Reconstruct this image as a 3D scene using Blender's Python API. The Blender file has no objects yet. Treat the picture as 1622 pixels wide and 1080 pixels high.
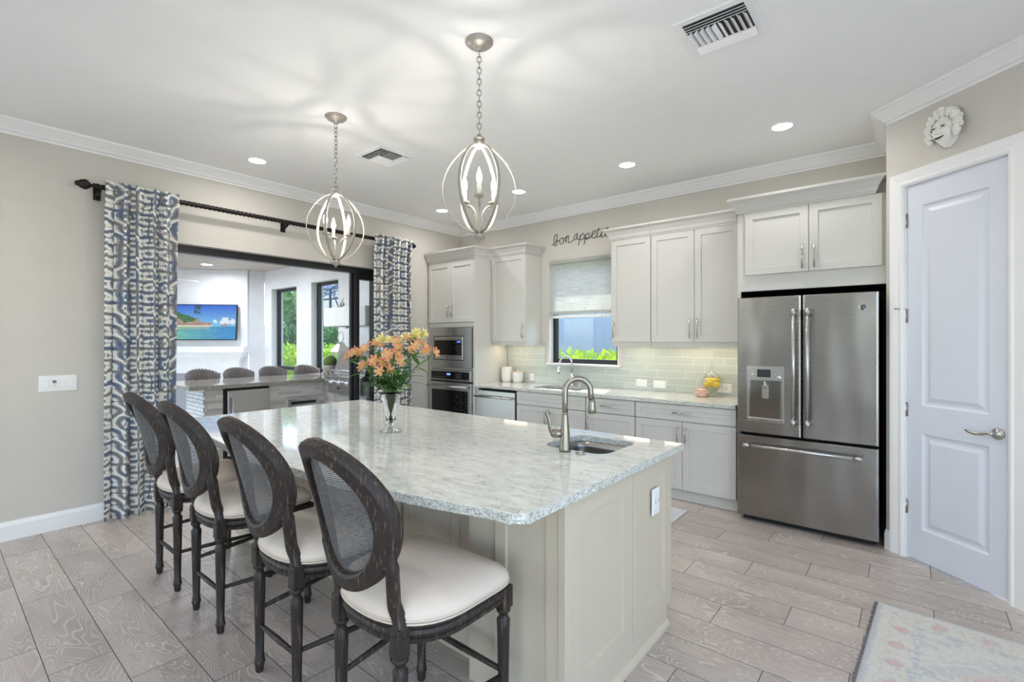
import bpy, bmesh, math, random
from mathutils import Vector, Matrix
random.seed(7)
PI = math.pi
sc = bpy.context.scene
COL = sc.collection

# ---------------------------------------------------------------- camera
cam = bpy.data.objects.new('camera', bpy.data.cameras.new('camera'))
COL.objects.link(cam)
cam.data.sensor_width = 36.0
cam.data.lens = 770.0 / 1622.0 * 36.0
cam.data.shift_y = -(540 - 538.2) / 1622.0 * -1.0 * -1.0
cam.data.clip_start = 0.02
cam.location = (0, 0, 1.44)
cam.rotation_euler = (PI / 2, 0, math.radians(39.445))
sc.camera = cam

# ---------------------------------------------------------------- world, sun, exposure
w = bpy.data.worlds.new('sky_world'); sc.world = w; w.use_nodes = True
nt = w.node_tree; nt.nodes.clear()
wo = nt.nodes.new('ShaderNodeOutputWorld'); wb = nt.nodes.new('ShaderNodeBackground')
sky = nt.nodes.new('ShaderNodeTexSky'); sky.sky_type = 'NISHITA'
SUN_DIR = Vector((-0.30, 1.0, 1.40)).normalized()      # towards the sun
sky.sun_disc = False
sky.sun_elevation = math.asin(SUN_DIR.z)
sky.sun_rotation = math.atan2(SUN_DIR.x, SUN_DIR.y)
sky.air_density = 1.0; sky.dust_density = 1.2; sky.ozone_density = 1.0
wb.inputs['Strength'].default_value = 0.62
nt.links.new(sky.outputs['Color'], wb.inputs['Color']); nt.links.new(wb.outputs['Background'], wo.inputs['Surface'])
sl = bpy.data.lights.new('sun', 'SUN'); sl.energy = 5.0; sl.angle = math.radians(0.6); sl.color = (1.0, 0.96, 0.88)
so = bpy.data.objects.new('sun', sl); COL.objects.link(so)
so.rotation_euler = SUN_DIR.to_track_quat('Z', 'Y').to_euler(); so.location = (-6, 16, 20)
sc.view_settings.view_transform = 'Standard'; sc.view_settings.look = 'None'
sc.view_settings.gamma = 1.0; sc.view_settings.use_curve_mapping = False
sc.view_settings.exposure = 0.50
sc.cycles.use_denoising = True
sc.cycles.max_bounces = 10; sc.cycles.diffuse_bounces = 5; sc.cycles.glossy_bounces = 4
sc.cycles.transmission_bounces = 8; sc.cycles.transparent_max_bounces = 24
sc.cycles.sample_clamp_indirect = 6.0
sc.cycles.caustics_reflective = False; sc.cycles.caustics_refractive = False

LAMP_W = 3.8       # one recessed downlight
BULB_W = 2.3        # one candle bulb
PATIO_W = 12.0      # one patio downlight
STRIP_W = 0.5       # one under-cabinet strip

# ---------------------------------------------------------------- mesh helpers
def S(r, g, b):
    f = lambda c: (c / 255 / 12.92) if c / 255 <= 0.04045 else ((c / 255 + 0.055) / 1.055) ** 2.4
    return (f(r), f(g), f(b), 1.0)

class MB:
    def __init__(s): s.v = []; s.f = []; s.c = []; s.sm = []
    def add(s, vs, fs, smooth=False):
        n = len(s.v); s.v += [tuple(p) for p in vs]
        s.f += [tuple(i + n for i in f) for f in fs]; s.sm += [smooth] * len(fs)
        return s
    def box(s, x0, x1, y0, y1, z0, z1, rot=None, at=None):
        vs = [(x, y, z) for z in (z0, z1) for y in (y0, y1) for x in (x0, x1)]
        if rot is not None:
            vs = [tuple(rot @ Vector(p)) for p in vs]
        if at is not None:
            vs = [(p[0] + at[0], p[1] + at[1], p[2] + at[2]) for p in vs]
        return s.add(vs, [(0, 2, 3, 1), (4, 5, 7, 6), (0, 1, 5, 4), (2, 6, 7, 3), (0, 4, 6, 2), (1, 3, 7, 5)])
    def cbox(s, x0, x1, y0, y1, z0, z1, c):
        """box with chamfered edges: lofted rounded rectangles along z"""
        def rr(i): return [(x0 + i, y0 + c), (x0 + c, y0 + i), (x1 - c, y0 + i), (x1 - i, y0 + c), (x1 - i, y1 - c), (x1 - c, y1 - i), (x0 + c, y1 - i), (x0 + i, y1 - c)]
        rings = [[(x, y, z0) for x, y in rr(c)], [(x, y, z0 + c) for x, y in rr(0)], [(x, y, z1 - c) for x, y in rr(0)], [(x, y, z1) for x, y in rr(c)]]
        return s.loft(rings, smooth=False)
    def loft(s, rings, closed=True, caps=True, smooth=True):
        n = len(rings[0]); vs = [p for r in rings for p in r]; fs = []
        for k in range(len(rings) - 1):
            for i in range(n if closed else n - 1):
                j = (i + 1) % n
                fs.append((k * n + i, k * n + j, (k + 1) * n + j, (k + 1) * n + i))
        s.add(vs, fs, smooth)
        if caps:
            b = len(s.v) - len(vs)
            s.f.append(tuple(b + i for i in reversed(range(n)))); s.sm.append(False)
            s.f.append(tuple(b + (len(rings) - 1) * n + i for i in range(n))); s.sm.append(False)
        return s
    def lathe(s, prof, segs=20, at=(0, 0, 0), smooth=True, M=None):
        rings = []
        for r, z in prof:
            ring = []
            for i in range(segs):
                a = 2 * PI * i / segs; p = Vector((r * math.cos(a), r * math.sin(a), z))
                if M is not None: p = M @ p
                ring.append((p[0] + at[0], p[1] + at[1], p[2] + at[2]))
            rings.append(ring)
        return s.loft(rings, smooth=smooth)
    def tube(s, path, r, segs=8, closed=False, smooth=True, flat=None):
        """tube along a path; r number or list; flat=(a,b) elliptical factors along normal/binormal"""
        P = [Vector(p) for p in path]; n = len(P); rings = []
        up = None
        for i in range(n):
            if closed: t = (P[(i + 1) % n] - P[i - 1])
            else: t = P[min(i + 1, n - 1)] - P[max(i - 1, 0)]
            if t.length < 1e-9: t = Vector((0, 0, 1))
            t.normalize()
            if up is None:
                up = Vector((0, 0, 1)) if abs(t.z) < 0.9 else Vector((1, 0, 0))
            nrm = (up - t * up.dot(t))
            if nrm.length < 1e-6: nrm = t.orthogonal()
            nrm.normalize(); up = nrm; bi = t.cross(nrm)
            rr = r[i] if isinstance(r, (list, tuple)) else r
            fa, fb = flat if flat else (1, 1)
            rings.append([tuple(P[i] + nrm * (rr * fa * math.cos(2 * PI * k / segs)) + bi * (rr * fb * math.sin(2 * PI * k / segs))) for k in range(segs)])
        if closed:
            rings.append(rings[0]); return s.loft(rings, caps=False, smooth=smooth)
        return s.loft(rings, smooth=smooth)
    def sphere(s, c, r, u=14, v=9, sx=1, sy=1, sz=1):
        prof = [(max(1e-4, math.sin(PI * k / v)) * r, -math.cos(PI * k / v) * r) for k in range(v + 1)]
        rings = [[(c[0] + q * sx * math.cos(2 * PI * i / u), c[1] + q * sy * math.sin(2 * PI * i / u), c[2] + z * sz) for i in range(u)] for q, z in prof]
        return s.loft(rings)
    def grid(s, nu, nv, fn, smooth=True):
        vs = [fn(i / nu, j / nv) for j in range(nv + 1) for i in range(nu + 1)]
        fs = [(j * (nu + 1) + i, j * (nu + 1) + i + 1, (j + 1) * (nu + 1) + i + 1, (j + 1) * (nu + 1) + i) for j in range(nv) for i in range(nu)]
        return s.add(vs, fs, smooth)
    def rects(s, rings, fill=True, back=True):
        """lofted rectangles facing -y: rings of (x0,x1,z0,z1,y)"""
        R = [[(a, y, c), (b, y, c), (b, y, d), (a, y, d)] for a, b, c, d, y in rings]
        n = len(s.v); k = len(R)
        for r in R: s.v += r
        for q in range(k - 1):
            for i in range(4):
                j = (i + 1) % 4
                s.f.append((n + q * 4 + i, n + q * 4 + j, n + (q + 1) * 4 + j, n + (q + 1) * 4 + i)); s.sm.append(False)
        if fill:
            s.f.append(tuple(n + (k - 1) * 4 + i for i in range(4))); s.sm.append(False)
            if back: s.f.append(tuple(n + i for i in (3, 2, 1, 0))); s.sm.append(False)
        return s
    def build(s, name, m, parent=None, bevel=0, loc=None, rot=None, solid=0, sub=0, uv=None, fix=True):
        me = bpy.data.meshes.new(name); me.from_pydata(s.v, [], s.f); me.update()
        me.polygons.foreach_set('use_smooth', s.sm)
        if fix:
            bm = bmesh.new(); bm.from_mesh(me); bmesh.ops.recalc_face_normals(bm, faces=bm.faces); bm.to_mesh(me); bm.free()
        if uv is not None:
            l = me.uv_layers.new(name='UVMap')
            for lp in me.loops: l.data[lp.index].uv = uv[lp.vertex_index]
        if s.c:
            a = me.color_attributes.new('Col', 'FLOAT_COLOR', 'POINT')
            a.data.foreach_set('color', [x for c in s.c for x in c])
        me.materials.append(m)
        o = bpy.data.objects.new(name, me); COL.objects.link(o)
        if parent is not None: o.parent = parent
        if loc: o.location = loc
        if rot: o.rotation_euler = rot
        if bevel:
            b = o.modifiers.new('bevel', 'BEVEL'); b.width = bevel; b.segments = 2; b.limit_method = 'ANGLE'; b.angle_limit = math.radians(50)
        if solid:
            b = o.modifiers.new('solid', 'SOLIDIFY'); b.thickness = solid
        if sub:
            b = o.modifiers.new('sub', 'SUBSURF'); b.levels = sub; b.render_levels = sub
        return o

def slab(outer, holes, h0, h1, mp):
    """plate with holes: 2D loops, mapped by mp(u, v, h)"""
    bm = bmesh.new(); loops = []
    for lp in [outer] + list(holes):
        vs = [bm.verts.new((p[0], p[1], 0)) for p in lp]
        for i in range(len(vs)): bm.edges.new((vs[i], vs[(i + 1) % len(vs)]))
    bm.verts.index_update()
    bmesh.ops.triangle_fill(bm, use_beauty=True, edges=bm.edges[:])
    bm.verts.ensure_lookup_table(); bm.verts.index_update()
    pts = [(v.co.x, v.co.y) for v in bm.verts]; tris = [[v.index for v in f.verts] for f in bm.faces]; bm.free()
    m = MB(); n = len(pts)
    m.v = [tuple(mp(u, v, h0)) for u, v in pts] + [tuple(mp(u, v, h1)) for u, v in pts]
    for t in tris: m.f += [tuple(t), tuple(i + n for i in reversed(t))]
    b = 0
    for lp in [outer] + list(holes):
        k = len(lp)
        for i in range(k): m.f.append((b + i, b + (i + 1) % k, n + b + (i + 1) % k, n + b + i))
        b += k
    m.sm = [False] * len(m.f)
    return m

def sweep(path, prof, side=1, m=None):
    """sweep a profile [(out, z)] along a plan path with mitred corners; out is to the right of the path"""
    m = m or MB(); P = [Vector((p[0], p[1])) for p in path]; n = len(P); off = []
    for i in range(n):
        d0 = (P[i] - P[i - 1]).normalized() if i else (P[1] - P[0]).normalized()
        d1 = (P[i + 1] - P[i]).normalized() if i < n - 1 else d0
        n0 = Vector((d0.y, -d0.x)); n1 = Vector((d1.y, -d1.x)); b = n0 + n1
        off.append(b / max(0.2, b.dot(n0)) * side)
    rings = [[(P[i].x + off[i].x * o, P[i].y + off[i].y * o, z) for o, z in prof] for i in range(n)]
    return m.loft(rings, closed=True, caps=True, smooth=False)

def tag(o, label=None, cat=None, group=None, kind=None):
    if label: o['label'] = label
    if cat: o['category'] = cat
    if group: o['group'] = group
    if kind: o['kind'] = kind
    return o
def thing(name, label, cat, loc=(0, 0, 0), rz=0, group=None):
    o = bpy.data.objects.new(name, None); COL.objects.link(o); o.empty_display_size = 0.1
    o.location = loc; o.rotation_euler = (0, 0, rz)
    return tag(o, label, cat, group)
def struct(o): o['kind'] = 'structure'; return o
def sempty(name, loc=(0, 0, 0), rz=0):
    o = bpy.data.objects.new(name, None); COL.objects.link(o); o.location = loc; o.rotation_euler = (0, 0, rz)
    return struct(o)
def copy_tree(o, parent=None):
    c = o.copy(); COL.objects.link(c); c.parent = parent
    for ch in [x for x in KIDS(o)]: copy_tree(ch, c)
    return c
def KIDS(o): return [x for x in bpy.data.objects if x.parent == o]
def lamp(name, kind, loc, energy, parent=None, color=(1, 1, 1), **kw):
    l = bpy.data.lights.new(name, kind); l.energy = energy; l.color = color
    for k, v in kw.items(): setattr(l, k, v)
    o = bpy.data.objects.new(name, l); COL.objects.link(o); o.location = loc
    if parent is not None: o.parent = parent
    return o

# ---------------------------------------------------------------- materials
class NT:
    """tiny node-expression helper"""
    def __init__(s, name, rough=0.5, metal=0.0, **kw):
        s.m = bpy.data.materials.new(name); s.m.use_nodes = True; s.t = s.m.node_tree
        s.b = s.t.nodes['Principled BSDF']; s.b.inputs['Roughness'].default_value = rough; s.b.inputs['Metallic'].default_value = metal
        for k, v in kw.items(): s.b.inputs[k].default_value = v
    def n(s, t, **kw):
        q = s.t.nodes.new(t)
        for k, v in kw.items(): setattr(q, k, v)
        return q
    def put(s, sock, v):
        if hasattr(v, 'is_output') or hasattr(v, 'links'): s.t.links.new(v, sock)
        else: sock.default_value = v
    def M(s, op, a, b=None, c=None):
        q = s.n('ShaderNodeMath', operation=op)
        for i, v in enumerate((a, b, c)):
            if v is not None: s.put(q.inputs[i], v)
        return q.outputs[0]
    def coord(s, kind='Object'):
        return s.n('ShaderNodeTexCoord').outputs[kind]
    def xyz(s, v):
        q = s.n('ShaderNodeSeparateXYZ'); s.put(q.inputs[0], v); return q.outputs
    def vec(s, x, y, z=0.0):
        q = s.n('ShaderNodeCombineXYZ')
        for i, v in enumerate((x, y, z)): s.put(q.inputs[i], v)
        return q.outputs[0]
    def scale(s, v, sx, sy, sz):
        q = s.n('ShaderNodeVectorMath', operation='MULTIPLY'); s.put(q.inputs[0], v); q.inputs[1].default_value = (sx, sy, sz); return q.outputs[0]
    def vadd(s, a, b):
        q = s.n('ShaderNodeVectorMath', operation='ADD'); s.put(q.inputs[0], a); s.put(q.inputs[1], b); return q.outputs[0]
    def noise(s, v, sc=5.0, det=3.0, dist=0.0, rough=0.5):
        q = s.n('ShaderNodeTexNoise'); s.put(q.inputs['Vector'], v); q.inputs['Scale'].default_value = sc; q.inputs['Detail'].default_value = det
        q.inputs['Distortion'].default_value = dist; q.inputs['Roughness'].default_value = rough; return q.outputs['Fac']
    def white(s, v):
        q = s.n('ShaderNodeTexWhiteNoise', noise_dimensions='3D'); s.put(q.inputs['Vector'], v); return q.outputs['Value']
    def ramp(s, f, stops, interp='LINEAR'):
        q = s.n('ShaderNodeValToRGB'); s.put(q.inputs[0], f); cr = q.color_ramp; cr.interpolation = interp
        while len(cr.elements) < len(stops): cr.elements.new(0.5)
        for e, (p, c) in zip(cr.elements, stops): e.position = p; e.color = c if len(c) == 4 else (*c, 1)
        return q.outputs[0]
    def mix(s, f, a, b, mode='MIX'):
        q = s.n('ShaderNodeMix', data_type='RGBA', blend_type=mode); s.put(q.inputs[0], f); s.put(q.inputs[6], a); s.put(q.inputs[7], b); return q.outputs[2]
    def col(s, v): s.put(s.b.inputs['Base Color'], v); return s
    def bump(s, h, strength=0.2, dist=0.01):
        q = s.n('ShaderNodeBump'); s.put(q.inputs['Height'], h); q.inputs['Strength'].default_value = strength; q.inputs['Distance'].default_value = dist
        s.t.links.new(q.outputs[0], s.b.inputs['Normal']); return s

def plain(name, c, rough=0.5, metal=0.0, var=0.03, sc=6.0, bump=0.0, bsc=80.0, **kw):
    t = NT(name, rough, metal, **kw); o = t.coord()
    f = t.noise(o, sc, 2)
    lo = tuple(max(0, x * (1 - var)) for x in c[:3]) + (1,); hi = tuple(min(1, x * (1 + var)) for x in c[:3]) + (1,)
    t.col(t.ramp(f, [(0.3, lo), (0.7, hi)]))
    if bump: t.bump(t.noise(o, bsc, 2), bump, 0.002)
    return t.m
def emit(name, c, st):
    m = bpy.data.materials.new(name); m.use_nodes = True; t = m.node_tree; t.nodes.clear()
    o = t.nodes.new('ShaderNodeOutputMaterial'); e = t.nodes.new('ShaderNodeEmission'); e.inputs[0].default_value = c; e.inputs[1].default_value = st
    t.links.new(e.outputs[0], o.inputs[0]); return m
def glass(name, tint=(1, 1, 1, 1), ior=1.45, rough=0.0, k=1.0):
    m = bpy.data.materials.new(name); m.use_nodes = True; t = m.node_tree; t.nodes.clear()
    o = t.nodes.new('ShaderNodeOutputMaterial'); a = t.nodes.new('ShaderNodeBsdfTransparent'); g = t.nodes.new('ShaderNodeBsdfGlossy'); x = t.nodes.new('ShaderNodeMixShader'); f = t.nodes.new('ShaderNodeLayerWeight'); f.inputs[0].default_value = 0.5; pw = t.nodes.new('ShaderNodeMath'); pw.operation = 'POWER'; pw.inputs[1].default_value = ior; ad = t.nodes.new('ShaderNodeMath'); ad.inputs[1].default_value = 0.035
    a.inputs[0].default_value = tint; g.inputs['Roughness'].default_value = rough
    mm = t.nodes.new('ShaderNodeMath'); mm.operation = 'MULTIPLY'; mm.inputs[1].default_value = k; mm.use_clamp = True
    t.links.new(f.outputs['Facing'], pw.inputs[0]); t.links.new(pw.outputs[0], ad.inputs[0]); t.links.new(ad.outputs[0], mm.inputs[0]); t.links.new(mm.outputs[0], x.inputs[0]); t.links.new(a.outputs[0], x.inputs[1]); t.links.new(g.outputs[0], x.inputs[2]); t.links.new(x.outputs[0], o.inputs[0])
    return m

M = {}
M['wall'] = plain('wall_paint', S(208, 203, 195), 0.85, var=0.012, bump=0.05, bsc=220)
M['ceiling'] = plain('ceiling_paint', S(243, 244, 243), 0.9, var=0.008)
M['trim'] = plain('white_trim_paint', S(242, 242, 242), 0.45, var=0.006)
M['cab'] = plain('white_cabinet_paint', S(206, 204, 199), 0.35, var=0.008)
M['island'] = plain('cream_island_paint', S(204, 192, 172), 0.38, var=0.008)
M['door'] = plain('white_door_paint', S(222, 226, 236), 0.4, var=0.006)
M['black'] = plain('matte_black', S(9, 9, 9), 0.6, var=0.1)
M['bronze'] = plain('dark_bronze_aluminium', S(26, 27, 30), 0.4, var=0.1)
M['rodmetal'] = plain('oil_rubbed_bronze', S(38, 32, 30), 0.38, 0.5, var=0.15, sc=30)
M['plastic'] = plain('white_plastic', S(240, 240, 240), 0.3, var=0.005)
M['gap'] = plain('dark_slot', S(40, 40, 42), 0.8)
M['pane'] = glass('window_glass', (0.985, 0.992, 0.995, 1), 5.0, 0.0, 0.8)
def trueglass(name):
    t = NT(name, 0.0); t.b.inputs['Transmission Weight'].default_value = 1.0; t.b.inputs['IOR'].default_value = 1.42; t.b.inputs['Base Color'].default_value = (0.97, 0.985, 0.985, 1)
    return t.m
M['vaseglass'] = trueglass('clear_vase_glass')
M['jarglass'] = glass('clear_jar_glass', (0.96, 0.97, 0.965, 1), 2.2, 0.0, 0.9)
M['lens'] = emit('lit_lens', (1.0, 0.97, 0.92, 1), 14)
M['bulb'] = emit('lit_bulb', (1.0, 0.86, 0.66, 1), 40)
M['ceramic'] = plain('glazed_ceramic', S(236, 234, 228), 0.18, var=0.02)
M['candlesleeve'] = plain('ivory_candle_sleeve', S(240, 232, 215), 0.5)

def steel(name, c=S(196, 195, 192), rough=0.26, dirz=True, an=0.0, wav=0.0):
    t = NT(name, rough, 1.0); o = t.coord()
    f = t.noise(t.scale(o, *((2.0, 2.0, 160.0) if dirz else (160.0, 160.0, 2.0))), 3.0, 3)
    t.col(t.ramp(f, [(0.3, tuple(x * 0.965 for x in c[:3]) + (1,)), (0.7, c)]))
    t.put(t.b.inputs['Roughness'], t.M('MULTIPLY_ADD', f, 0.03, rough - 0.015))
    if wav:
        t.bump(t.noise(t.scale(o, 2.2, 2.2, 1.1), 1.6, 1), wav, 0.05)
    return t.m
M['steel'] = steel('brushed_stainless')
M['fridge'] = steel('fridge_stainless', S(152, 149, 146), 0.27, wav=0.35)
M['nickel'] = steel('brushed_nickel', S(190, 186, 180), 0.24)
M['faucet'] = steel('warm_brushed_nickel', S(158, 150, 140), 0.26)
M['chrome'] = plain('polished_chrome', S(225, 227, 230), 0.06, 1.0)
M['sinksteel'] = steel('sink_stainless', S(150, 148, 144), 0.22)
M['silverleaf'] = plain('champagne_silver_paint', S(172, 166, 157), 0.42, 0.5, var=0.06, sc=25)
M['darkglass'] = plain('black_oven_glass', S(16, 17, 18), 0.06, 0.0, var=0.05)

def floor_mat(name, base, dark, light):
    t = NT(name, 0.34); t.b.inputs['Specular IOR Level'].default_value = 0.75; p = t.xyz(t.coord()); x, y = p[0], p[1]
    L, RW = 0.885, 0.2205
    ry = t.M('DIVIDE', t.M('SUBTRACT', y, 0.344), RW); row = t.M('FLOOR', ry); fy = t.M('SUBTRACT', ry, row)
    rx = t.M('SUBTRACT', t.M('DIVIDE', t.M('ADD', x, 3.746), L), t.M('MULTIPLY', row, 1 / 3)); colm = t.M('FLOOR', rx); fx = t.M('SUBTRACT', rx, colm)
    pid = t.vec(row, colm, 0.37); rnd = t.white(pid); rnd2 = t.white(t.vadd(pid, (3.1, 7.7, 1.3)))
    # grain: contour lines of a stretched noise field, shifted per plank
    pv = t.vec(t.M('MULTIPLY', x, 1.5), t.M('MULTIPLY', y, 6.0), t.M('MULTIPLY', rnd, 37.0))
    field = t.noise(pv, 1.0, 2.0, 0.6, 0.45)
    rings = t.M('PINGPONG', t.M('MULTIPLY', field, 34.0), 0.5)
    line = t.M('SMOOTH_MIN', 1.0, t.M('MULTIPLY', t.M('MAXIMUM', t.M('SUBTRACT', 0.19, rings), 0.0), 6.0), 0.05)
    fine = t.noise(t.vec(t.M('MULTIPLY', x, 9.0), t.M('MULTIPLY', y, 120.0), rnd), 1.0, 3.0)
    blot = t.noise(t.vec(t.M('MULTIPLY', x, 2.2), t.M('MULTIPLY', y, 5.0), t.M('MULTIPLY', rnd2, 9.0)), 1.0, 3.0)
    strength = t.M('MULTIPLY', line, t.M('MULTIPLY_ADD', t.noise(t.vec(x, y, 4.0), 3.0, 2), 0.9, -0.1))
    c = t.mix(t.M('MULTIPLY_ADD', blot, 2.2, -0.6), dark, base)
    c = t.mix(t.M('MULTIPLY', fine, 0.45), c, light)
    c = t.mix(t.M('MINIMUM', t.M('MULTIPLY', strength, 1.3), 0.8), c, light)
    tone = t.M('MULTIPLY_ADD', rnd, 0.18, 0.9)
    tc = t.n('ShaderNodeCombineColor'); [t.put(tc.inputs[i], tone) for i in range(3)]
    c = t.mix(1.0, c, tc.outputs[0], 'MULTIPLY')
    e1 = t.M('MULTIPLY', t.M('MINIMUM', fy, t.M('SUBTRACT', 1.0, fy)), RW); e2 = t.M('MULTIPLY', t.M('MINIMUM', fx, t.M('SUBTRACT', 1.0, fx)), L)
    g = t.M('LESS_THAN', t.M('MINIMUM', e1, e2), 0.0017)
    t.col(t.mix(g, c, S(70, 66, 62)))
    t.put(t.b.inputs['Roughness'], t.M('MULTIPLY_ADD', g, 0.4, t.M('MULTIPLY_ADD', fine, 0.12, 0.3)))
    t.bump(t.M('SUBTRACT', t.M('MULTIPLY', strength, 0.3), t.M('MULTIPLY', g, 1.0)), 0.25, 0.002)
    return t.m
M['floor'] = floor_mat('wood_look_tile', S(186, 172, 161), S(142, 127, 117), S(230, 220, 211))

def quartz(name, a, b, vein, sx=9.0, sy=22.0):
    t = NT(name, 0.07); o = t.coord()
    v = t.scale(o, sx, sy, 40.0)
    n1 = t.noise(v, 1.0, 4, 1.2, 0.6); n2 = t.noise(t.vadd(v, (5.2, 1.3, 7.7)), 1.9, 3, 1.6, 0.6); n3 = t.noise(t.scale(o, 3, 4, 3), 1.0, 2)
    l1 = t.M('SUBTRACT', 1.0, t.M('MINIMUM', t.M('MULTIPLY', t.M('ABSOLUTE', t.M('SUBTRACT', n2, 0.5)), 16.0), 1.0))
    mask = t.M('MULTIPLY', l1, t.M('MAXIMUM', t.M('MULTIPLY_ADD', t.noise(t.vadd(v, (9, 4, 2)), 0.8, 2), 3.0, -1.25), 0.0))
    c = t.mix(t.M('MULTIPLY_ADD', n1, 1.6, -0.3), a, b)
    c = t.mix(t.M('MULTIPLY', n3, 0.3), c, a)
    c = t.mix(t.M('MINIMUM', mask, 0.85), c, vein)
    nz = t.xyz(t.n('ShaderNodeNewGeometry').outputs['True Normal'])[2]; edge = t.M('LESS_THAN', t.M('ABSOLUTE', nz), 0.6)   # chiselled, unpolished edge
    sq = t.noise(t.scale(o, 60, 60, 90), 1.0, 3, 2.0, 0.6); ec = t.ramp(sq, [(0.36, vein), (0.50, b), (0.64, a)])
    c = t.mix(t.M('MULTIPLY', edge, 0.85), c, ec)
    t.put(t.b.inputs['Roughness'], t.M('MULTIPLY_ADD', edge, 0.4, 0.07)); t.bump(t.M('MULTIPLY', sq, edge), 0.5, 0.004)
    t.col(c); return t.m
M['quartz'] = quartz('grey_white_quartz', S(236, 236, 228), S(200, 201, 193), S(126, 127, 123), 15.0, 40.0)
M['granite'] = quartz('speckled_granite', S(196, 192, 182), S(140, 136, 128), S(74, 70, 66), 40, 40)

def tile_mat(name, L, H, x0, z0, off, cols, grout, gw, rough=0.12, axis=0, rnd_shift=False):
    t = NT(name, rough); p = t.xyz(t.coord()); x, z = p[axis], p[2]
    rz = t.M('DIVIDE', t.M('SUBTRACT', z, z0), H); row = t.M('FLOOR', rz); fz = t.M('SUBTRACT', rz, row)
    sh = t.white(t.vec(row, 1.5, 2.5)) if rnd_shift else t.M('MULTIPLY', row, off)
    rx = t.M('ADD', t.M('DIVIDE', t.M('SUBTRACT', x, x0), L), sh); cm = t.M('FLOOR', rx); fx = t.M('SUBTRACT', rx, cm)
    r = t.white(t.vec(row, cm, 0.5))
    c = t.ramp(r, [(0.0, cols[0]), (1.0, cols[1])])
    if rnd_shift: c = t.mix(t.M('MULTIPLY', t.noise(t.vec(t.M('MULTIPLY', x, 8), t.M('MULTIPLY', z, 90), r), 1.0, 2), 0.5), c, cols[1])
    e = t.M('MINIMUM', t.M('MULTIPLY', t.M('MINIMUM', fx, t.M('SUBTRACT', 1.0, fx)), L), t.M('MULTIPLY', t.M('MINIMUM', fz, t.M('SUBTRACT', 1.0, fz)), H))
    g = t.M('LESS_THAN', e, gw)
    t.col(t.mix(g, c, grout)); t.put(t.b.inputs['Roughness'], t.M('MULTIPLY_ADD', g, 0.6, rough))
    t.bump(t.M('MINIMUM', t.M('MULTIPLY', e, 250.0), 1.0), 0.3, 0.002)
    return t.m
M['backsplash'] = tile_mat('glass_subway_tile', 0.30, 0.0725, -1.13, 1.41, 0.37, (S(184, 190, 184), S(196, 201, 194)), S(232, 233, 229), 0.0016)
M['ledger'] = tile_mat('stacked_grey_stone', 0.30, 0.030, 0, 0, 0, (S(150, 146, 142), S(206, 202, 198)), S(130, 126, 122), 0.0008, 0.5, axis=1, rnd_shift=True)
M['ledgerx'] = tile_mat('stacked_grey_stone_return', 0.30, 0.030, 0, 0, 0, (S(150, 146, 142), S(206, 202, 198)), S(130, 126, 122), 0.0008, 0.5, axis=0, rnd_shift=True)
M['mosaic'] = tile_mat('white_pebble_mosaic', 0.05, 0.045, 0, 0, 0.5, (S(214, 216, 218), S(240, 240, 240)), S(150, 150, 152), 0.004, 0.4)

def wood(name, a, b, hi, sc=(6, 6, 60)):
    t = NT(name, 0.55); o = t.coord()
    f = t.noise(t.scale(o, 60, 60, 5), 1.0, 4); g = t.noise(t.scale(o, 130, 130, 9), 1.0, 3); big = t.noise(o, 7.0, 2)
    c = t.mix(f, a, b); c = t.mix(t.M('MULTIPLY', t.M('MAXIMUM', t.M('MULTIPLY_ADD', g, 5.0, -2.75), 0.0), t.M('MULTIPLY', big, 1.0)), c, hi)
    t.col(c); t.bump(g, 0.25, 0.002); return t.m
M['espresso'] = wood('weathered_espresso_wood', S(22, 16, 14), S(52, 40, 34), S(140, 122, 104))
M['linen'] = plain('cream_linen', S(224, 209, 194), 0.85, var=0.03, sc=12, bump=0.25, bsc=600)
M['piping'] = plain('cream_welt', S(212, 198, 183), 0.8, var=0.03)

def cane_mat():
    t = NT('woven_cane', 0.7); u = t.xyz(t.coord('UV'))
    P = 0.0066
    a = t.M('PINGPONG', t.M('DIVIDE', u[0], P), 0.5); b = t.M('PINGPONG', t.M('DIVIDE', u[1], P), 0.5)
    hole = t.M('MULTIPLY', t.M('GREATER_THAN', a, 0.24), t.M('GREATER_THAN', b, 0.24))
    f = t.noise(t.vec(t.M('MULTIPLY', u[0], 40), t.M('MULTIPLY', u[1], 300)), 1.0, 2)
    t.col(t.ramp(f, [(0.25, S(58, 58, 60)), (0.75, S(120, 119, 120))]))
    t.put(t.b.inputs['Alpha'], t.M('SUBTRACT', 1.0, t.M('MULTIPLY', hole, 0.85)))
    return t.m
M['cane'] = cane_mat()

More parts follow.
